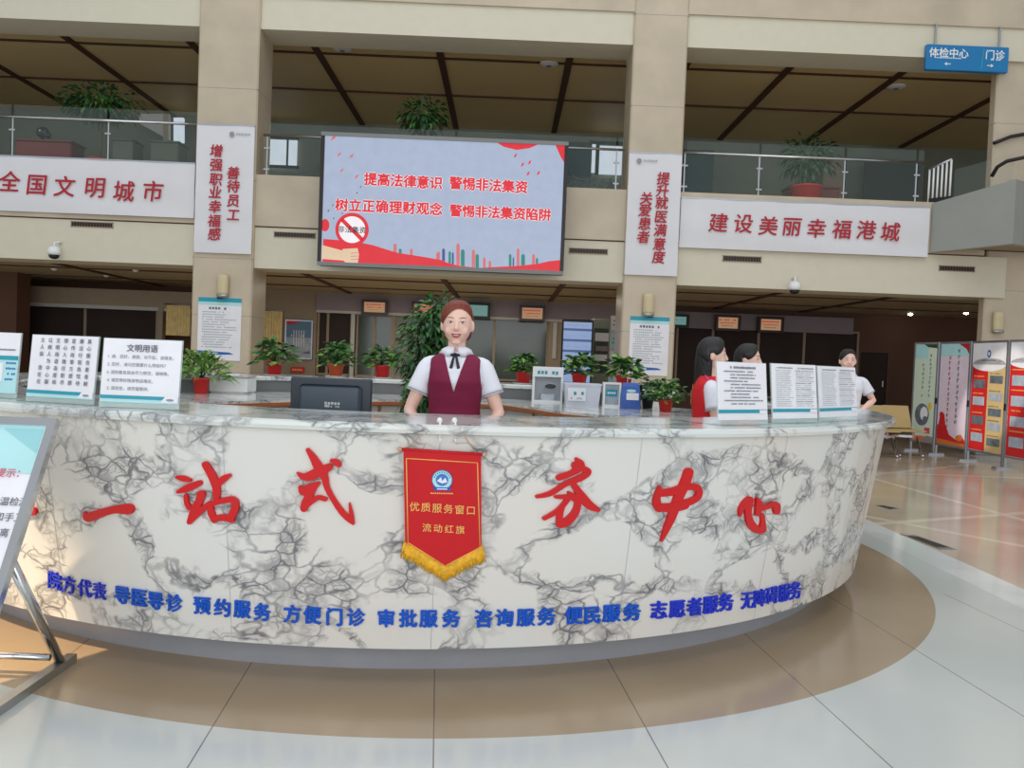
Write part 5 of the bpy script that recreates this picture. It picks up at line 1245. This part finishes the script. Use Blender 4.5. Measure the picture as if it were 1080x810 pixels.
def person(name_lb, loc, rz, scale, arms, hair, cloth, female=True, wk=1.0, head=1.0, headrz=0):
    t = thing('person', name_lb, 'person', loc, rz); t.scale = (scale,)*3
    b = MB()
    n = 28
    b.rings([[headpt(2*pi*i/n, -cos(pi*j/20)) for i in range(n)] for j in [.35]+list(range(1, 20))+[19.65]], 'skin')
    b.tube([(0, -.090, 1.512), (0, -.099, 1.487), (0, -.108, 1.466), (0, -.100, 1.457)], [.007, .009, .0115, .009], 'skin', n=10)
    b.ball((-.0115, -.097, 1.4625), .0075, 'skin'); b.ball((.0115, -.097, 1.4625), .0075, 'skin')
    b.ball((0, -.084, 1.429), (.026, .013, .013), 'skin'); b.ball((0, -.072, 1.395), (.026, .018, .014), 'skin')
    for s_ in (-1, 1):
        b.ball((s_*.040, -.068, 1.455), (.022, .018, .022), 'skin'); b.ball((s_*.080, .0, 1.483), (.011, .02, .031), 'skin'); b.ball((s_*.03, -.074, 1.517), (.02, .012, .006), 'skin')
    b.tube([(0, .012, 1.30), (0, .008, 1.35), (0, -.002, 1.40), (0, .0, 1.44)], [.062, .049, .046, .05], 'skin', n=20)
    b.rings([[tpt(2*pi*i/28, z, 0, wk) for i in range(28)] for z in [float(q) for q in np.linspace(.74, 1.356, 26)]], 'skin')
    for s_, (el_, wr_) in zip((-1, 1), arms):
        sh = V(s_*.146*wk, .008, 1.272); el_, wr_ = V(*el_), V(*wr_)
        b.tube([sh-V(s_*.05, 0, 0), sh, sh.lerp(el_, .3), sh.lerp(el_, .7), el_, el_.lerp(wr_, .3), el_.lerp(wr_, .75), wr_], [.045, .046, .043, .037, .034, .036, .028, .023], 'skin', n=14)
        dd = (wr_-el_).normalized(); hand(b, wr_, dd, V(0, 0, -1) if abs(dd.z) < .8 else V(0, -1, 0), s_)
        # leg
        b.tube([(s_*.075, .01, .8), (s_*.082, .005, .7), (s_*.08, 0, .45), (s_*.078, .02, .3), (s_*.075, .02, .1), (s_*.075, .02, .05)], [.075, .082, .052, .05, .032, .034], 'skin', n=16)
        b.tube([(s_*.075, .045, .035), (s_*.078, -.03, .035), (s_*.082, -.12, .025)], [.034, .036, .026], 'skin', n=12, flat=.8)
    o = b.build('body', t); remesh(o, .0052, 2)
    # face details
    f = MB()
    for s_ in (-1, 1):
        x = s_*.031; z = 1.497; y = face_y(x, z)
        f.ball((x, y+.0035, z), (.0145, .0065, .0046), 'eyew', n=14, k=8)
    f.build('eyes', t); f = MB()
    for s_ in (-1, 1): x = s_*.031; y = face_y(x, 1.497); f.ball((x, y-.0018, 1.4972), (.0052, .0022, .0042), 'eyed', n=12, k=6)
    f.build('irises', t); f = MB()
    for s_ in (-1, 1):
        pts = []
        for k in range(7):
            q = k/6; x = s_*(.014+.033*q); z = 1.4995+.0042*sin(pi*q); pts.append((x, face_y(x, z)-.0028, z))
        f.tube(pts, [.0006, .0011, .0013, .0014, .0014, .0012, .0006], 'eyed', n=6)
    f.build('eyelashes', t); f = MB()
    for s_ in (-1, 1):
        pts = [(s_*(.014+.036*k/5), face_y(s_*(.014+.036*k/5), 1.522)-.0015, 1.519+.005*sin(pi*(k/5)*.75)) for k in range(6)]; f.tube(pts, [.0016, .0022, .0024, .0022, .0016, .0008], hair[0], n=6, flat=.8)
    f.build('eyebrows', t)
    f = MB()
    lm_ = 'lips' if female else 'lips2'
    def mouth(zf, rr): f.tube([(x, face_y(x, 1.43)-.0115+.20*abs(x)+4*x*x, zf(x)) for x in [float(q) for q in np.linspace(-.026, .026, 9)]], rr, lm_, n=8)
    mouth(lambda x: 1.4345+.004*(abs(x)/.026)-.0012*(1 if abs(x) < .003 else 0), [.001, .0024, .0032, .0036, .003, .0036, .0032, .0024, .001]); mouth(lambda x: 1.4225+.016*(abs(x)/.026)**2, [.001, .003, .004, .0046, .0048, .0046, .004, .003, .001]); f.build('lips', t)
    f = MB(); f.tube([(x, face_y(x, 1.43)-.0105+.22*abs(x), 1.430+.004*(abs(x)/.02)**2) for x in [float(q) for q in np.linspace(-.016, .016, 7)]], [.001, .003, .0035, .0035, .0035, .003, .001], 'eyew', n=6); f.build('teeth', t)
    # hair
    hm, style = hair; f = MB(); x0 = .012
    def hedge(p): return (p.z-HC.z)/HHh-(.70-.55*((p.x-x0)/.078)**2)
    def hs(u, v):
        p = headpt(2*pi*u, -.72+1.715*v, 1.0, .0)
        m_ = hedge(p) if abs(p.x) < .0765 else 1
        if p.y < HC.y+.016: k = min(1, max(0, m_*3.2))
        else: k = min(1, max(max(0, m_*3.2), (p.y-HC.y-.016)*40))
        return headpt(2*pi*u, -.72+1.715*v, 1.0, .0025+.0145*k*(2-k)*(1 if v > .2 else v*5))
    def skip(u, v):
        p = headpt(2*pi*u, -.72+1.715*v, 1.0, .0); zz = (p.z-HC.z)/HHh
        if p.y < HC.y+.016 and hedge(p) < 0: return True
        if style != 'long' and zz < -.35 and p.y < .045: return True
        return False
    shell(f, hs, 240, 160, hm, skip=skip)
    if style == 'bun': f.ball((0, .112, 1.47), (.042, .034, .04), hm)
    if style == 'bun':
        f.ball((-.055, .03, 1.455), (.022, .04, .045), hm); f.ball((.055, .03, 1.455), (.022, .04, .045), hm)
    if style == 'long':
        f.rings([[((.077+.010*min(k, 1.2))*cos(a)*(1-.07*k), .0+(.092+.012*min(k, 1.5))*sin(a), 1.535-.047*k) for a in [pi*(.0)+pi*1.0*i/20 for i in range(21)]]+[(.068*cos(a)*(1-.07*k), .0+.08*sin(a), 1.535-.047*k) for a in [pi*1.0-pi*1.0*i/20 for i in range(21)]] for k in [0, .4, .8, 1.2, 2, 3, 4, 5, 5.6]], hm)
    f.build('hair', t)
    # clothes
    sm = cloth['shirt']; f = MB()
    shell(f, lambda u, v: tpt(2*pi*u, .86+.486*v, .007, wk), 48, 40, sm)
    for s_, (el_, wr_) in zip((-1, 1), arms):
        sh = V(s_*.146*wk, .008, 1.272); el_ = V(*el_); e2 = sh.lerp(el_, .62)
        f.tube([sh-V(s_*.06, 0, -.022), sh-V(s_*.04, 0, -.014), sh-V(s_*.02, 0, -.006), sh-V(s_*.004, 0, .002), sh.lerp(el_, .07), sh.lerp(el_, .15), sh.lerp(el_, .25), sh.lerp(el_, .35), sh.lerp(el_, .5), e2], [.032, .040, .046, .050, .054, .056, .057, .058, .060, .064], sm, n=24, caps=True)
    f.build('shirt', t)
    f = MB()
    for s_, (el_, wr_) in zip((-1, 1), arms):
        sh = V(s_*.146*wk, .008, 1.272); el_ = V(*el_); f.tube([sh.lerp(el_, .575), sh.lerp(el_, .6)], [.0644, .0648], 'trim', n=20, caps=False)
    f.build('cuff_trim', t)
    if cloth.get('vest'):
        f = MB(); vm = cloth['vest']; zv = cloth.get('vz', 1.135)
        def vf(side, off):
            def g(u, v):
                z = .88+.468*v; rx, ry, cy = torso(z, off, wk)
                half = 0 if z < zv else (.060*min(1, (z-zv)/(1.338-zv)))
                ang = atan2(-1, half/rx*1.0) if half else -pi/2
                a0 = -pi/2+math.asin(min(.9, half/rx)) ; a = a0+(pi/2-a0)*u
                p = tpt(a, z, off, wk)
                if z > 1.16:   # armhole trim
                    lim = (.128+ .012*(1.25-min(1.25, z))/.09)*wk; p.x = min(p.x, lim+off*.3)
                return V(side*p.x, p.y, p.z)
            return g
        for s_ in (1, -1):
            shell(f, vf(s_, .015), 40, 44, vm, close=False); shell(f, vf(s_, .011), 40, 44, vm, close=False)
        f.build('vest', t)
        if cloth.get('edge'):
            f = MB()
            for s_ in (1, -1):
                f.tube([vf(s_, .016)(0, k/20) for k in range(8, 21)], .006, 'pink', n=6); f.tube([vf(s_, .017)(.5, k/20) for k in range(12, 21)], .01, 'pink', n=6)
            f.build('vest_piping', t)
    if cloth.get('collar'):
        f = MB()
        for s_ in (1, -1):
            pts = []
            rr = []
            for k in range(11):
                a = -pi/2+s_*(.12+k/10*1.9)
                ca, sa = cos(a), sin(a); ex = .007*sin(pi*min(1, k/4+.18))
                zo = 1.333-ex*2.2; o1 = tpt(a, zo, .012, wk); o2 = tpt(a, zo+.004, .006, wk)
                rr.append([V(.049*ca, .006+.050*sa, 1.374), V(.054*ca, .004+.056*sa, 1.372), V((.054*ca+o1.x)/2*1.02, (.004+.056*sa+o1.y)/2-.004*max(0, -sa), (1.372+zo)/2+.008), o1, o2, V(.049*ca, .006+.05*sa, 1.362)])
            f.rings(rr, sm, caps=True)
        f.build('collar', t)
    if cloth.get('bow'):
        f = MB(); yb = -.112
        for s_ in (1, -1): f.extr([(0, yb, 1.333), (s_*.01, yb, 1.337), (s_*.013, yb, 1.318), (s_*.028, yb+.0, 1.262), (s_*.013, yb, 1.252), (s_*.004, yb, 1.300), (0, yb, 1.318)], (0, -.005, 0), 'navy')
        f.ball((0, yb-.004, 1.332), (.011, .007, .009), 'navy')
        for s_ in (1, -1): f.ball((s_*.014, yb-.001, 1.328), (.012, .006, .008), 'navy')
        f.build('neck_ribbon', t)
    f = MB()
    if female:
        shell(f, lambda u, v: tpt(2*pi*u, .74+.2*v, .012+.012*(1-v), wk) if True else None, 40, 8, cloth['bottom'])
        f.rings([[(.19*cos(2*pi*i/32)*(1-.04*k), .01+.13*sin(2*pi*i/32), .76-.05*k) for i in range(32)] for k in range(6)], cloth['bottom']); f.build('skirt', t)
    else:
        shell(f, lambda u, v: tpt(2*pi*u, .74+.2*v, .014, wk), 40, 8, cloth['bottom'])
        for s_ in (-1, 1): f.tube([(s_*.08, .01, .82), (s_*.085, .005, .7), (s_*.082, 0, .45), (s_*.08, .015, .08)], [.09, .096, .07, .058], cloth['bottom'], n=18)
        f.build('trousers', t)
    f = MB()
    for s_ in (-1, 1): f.tube([(s_*.075, .07, .04), (s_*.076, .03, .045), (s_*.08, -.06, .04), (s_*.084, -.155, .022)], [.03, .04, .04, .022], 'black', n=14, flat=.85); f.box(s_*.075-.03, s_*.075+.03, .02, .08, 0, .03, 'black')
    f.build('shoes', t)
    return t
p = P(479, 400, 4.32)
person('smiling receptionist with auburn hair, maroon vest over white shirt, navy neck ribbon', (p.x, 4.44, 0), radians(0), 1.0,
    [((-.235, -.02, 1.03), (-.15, -.24, .83)), ((.235, -.02, 1.03), (.15, -.24, .83))], ('auburn', 'bun'), dict(shirt='shirt', vest='vest', collar=True, bow=True, bottom='skirt'), wk=.98)
p = P(749, 400, 5.35)
tv = person('volunteer in a red sleeveless vest over white shirt, seen from the side, black hair', (p.x, 5.35, 0), radians(84), .935,
    [((-.2, -.03, 1.03), (-.17, -.2, .9)), ((.2, -.03, 1.03), (.17, -.2, .9))], ('blackhair', 'long'), dict(shirt='shirt', vest='redvest', vz=1.2, edge=True, bottom='skirt'))
b = MB()
for i, ch in enumerate('志愿者'): pp = tpt(pi/2, 1.27-.05*i, .018); b.text(ch, (pp.x, pp.y+.001, pp.z), (-1, 0, 0), ZU, .05, 'yellow', bold=.02)
b.build('vest_lettering', tv)
p = P(787, 400, 5.95)
person('woman with black hair seen in profile just above the acrylic sign, behind the red-vested volunteer', (p.x, 5.95, 0), radians(62), .925,
    [((-.2, -.03, 1.03), (-.17, -.2, .9)), ((.2, -.03, 1.03), (.17, -.2, .9))], ('blackhair', 'long'), dict(shirt='redvest', bottom='skirt'))
p = P(893, 400, 8.7)
person('man in a white short-sleeved shirt leaning beyond the right side of the counter', (p.x, 8.7, 0), radians(-8), .965,
    [((-.24, -.02, 1.06), (-.2, -.24, 1.0)), ((.29, .02, 1.07), (.12, -.2, .97))], ('blackhair', 'short'), dict(shirt='shirt', collar=True, bottom='skirt'), female=False, wk=1.15)

# small pieces belong to the part they sit on
HOME = {'soil': ('pot',), 'print': ('board', 'panel', 'paper_sheet', 'card', 'plate', 'frame', 'body'), 'irises': ('eyes',), 'eyelashes': ('eyes',), 'teeth': ('lips',), 'collar': ('shirt',), 'cuff_trim': ('shirt',), 'neck_ribbon': ('shirt',),
        'vest_piping': ('vest',), 'vest_lettering': ('vest',), 'badge': ('rear_bulge',), 'gold_border': ('cloth',), 'gold_lettering': ('cloth',), 'round_emblem': ('cloth',), 'character': ('cloth',), 'small_emblem': ('cloth',),
        'fringe': ('cloth',), 'rod_knob': ('rod',), 'notices': ('board', 'body'), 'glass': ('body',), 'lens_dome': ('housing',), 'sensor': ('housing',), 'screen': ('housing', 'shell'), 'display': ('housing',), 'header_print': ('housing',),
        'front_glass': ('housing',), 'label_sheet': ('body',), 'handle': ('body',), 'lid': ('plate',), 'lens': ('rim',), 'suction_cap': ('hook_wire',), 'hinge': ('frame',), 'lettering': ('panel',), 'window_frame': ('pane',), 'grille': ('frame',), 'inner_fascia': ('body',), 'panel_joint': ('body',)}
kids = {}
for o in bpy.data.objects:
    if o.parent and o.parent.type == 'EMPTY': kids.setdefault(o.parent, []).append(o)
for root, ch in kids.items():
    if root.get('kind') == 'structure': continue
    by = {}
    for o in ch: by.setdefault(o.name.split('.')[0], o)
    for o in ch:
        for h_ in HOME.get(o.name.split('.')[0], ()):
            if h_ in by and by[h_] is not o: o.parent = by[h_]; break

# ------------------------------------------------------------------ light
w = bpy.data.worlds.new('world'); bpy.context.scene.world = w; w.use_nodes = True
bg = w.node_tree.nodes['Background']; bg.inputs[0].default_value = (.86, .93, 1, 1); bg.inputs[1].default_value = .62
def area(name, loc, rot, sx, sy, e, col=(1, 1, 1)):
    l = bpy.data.lights.new(name, 'AREA'); l.shape = 'RECTANGLE'; l.size = sx; l.size_y = sy; l.energy = e; l.color = col
    o = bpy.data.objects.new(name, l); C.objects.link(o); o.location = loc; o.rotation_euler = rot; return o
area('atrium_skylight', (0, 5, 12), (0, 0, 0), 16, 12, 620, (.95, .98, 1))
area('entrance_glass', (0, -7, 3.4), (radians(92), 0, 0), 18, 6.4, 760, (.96, .98, 1))
def spot(name, loc, tgt, e, ang, col, blend=.2, r=.02):
    l = bpy.data.lights.new(name, 'SPOT'); l.energy = e; l.spot_size = radians(ang); l.spot_blend = blend; l.color = col; l.shadow_soft_size = r
    o = bpy.data.objects.new(name, l); C.objects.link(o); o.location = loc; o.rotation_euler = (Vector(tgt)-Vector(loc)).to_track_quat('-Z', 'Y').to_euler(); return o
spot('sun_through_window', (-5.6, .2, 6.2), (-2.25, 3.35, .1), 4200, 11, (1, .74, .46), .6, .08)
spot('sun_shaft_right', (-2.5, 1.5, 10.5), (7.25, 12.35, 1.05), 9000, 4.2, (1, .95, .86), .4, .03)
area('under_balcony_fill', (-1.2, 17.6, 2.6), (0, 0, 0), 6, 2, 55, (1, .93, .8))  # added fill light to brighten the space under the balcony, no real lamps
sc = bpy.context.scene
sc.view_settings.view_transform = 'Standard'; sc.view_settings.look = 'None'; sc.view_settings.gamma = 1; sc.view_settings.use_curve_mapping = False
sc.view_settings.exposure = 0.0
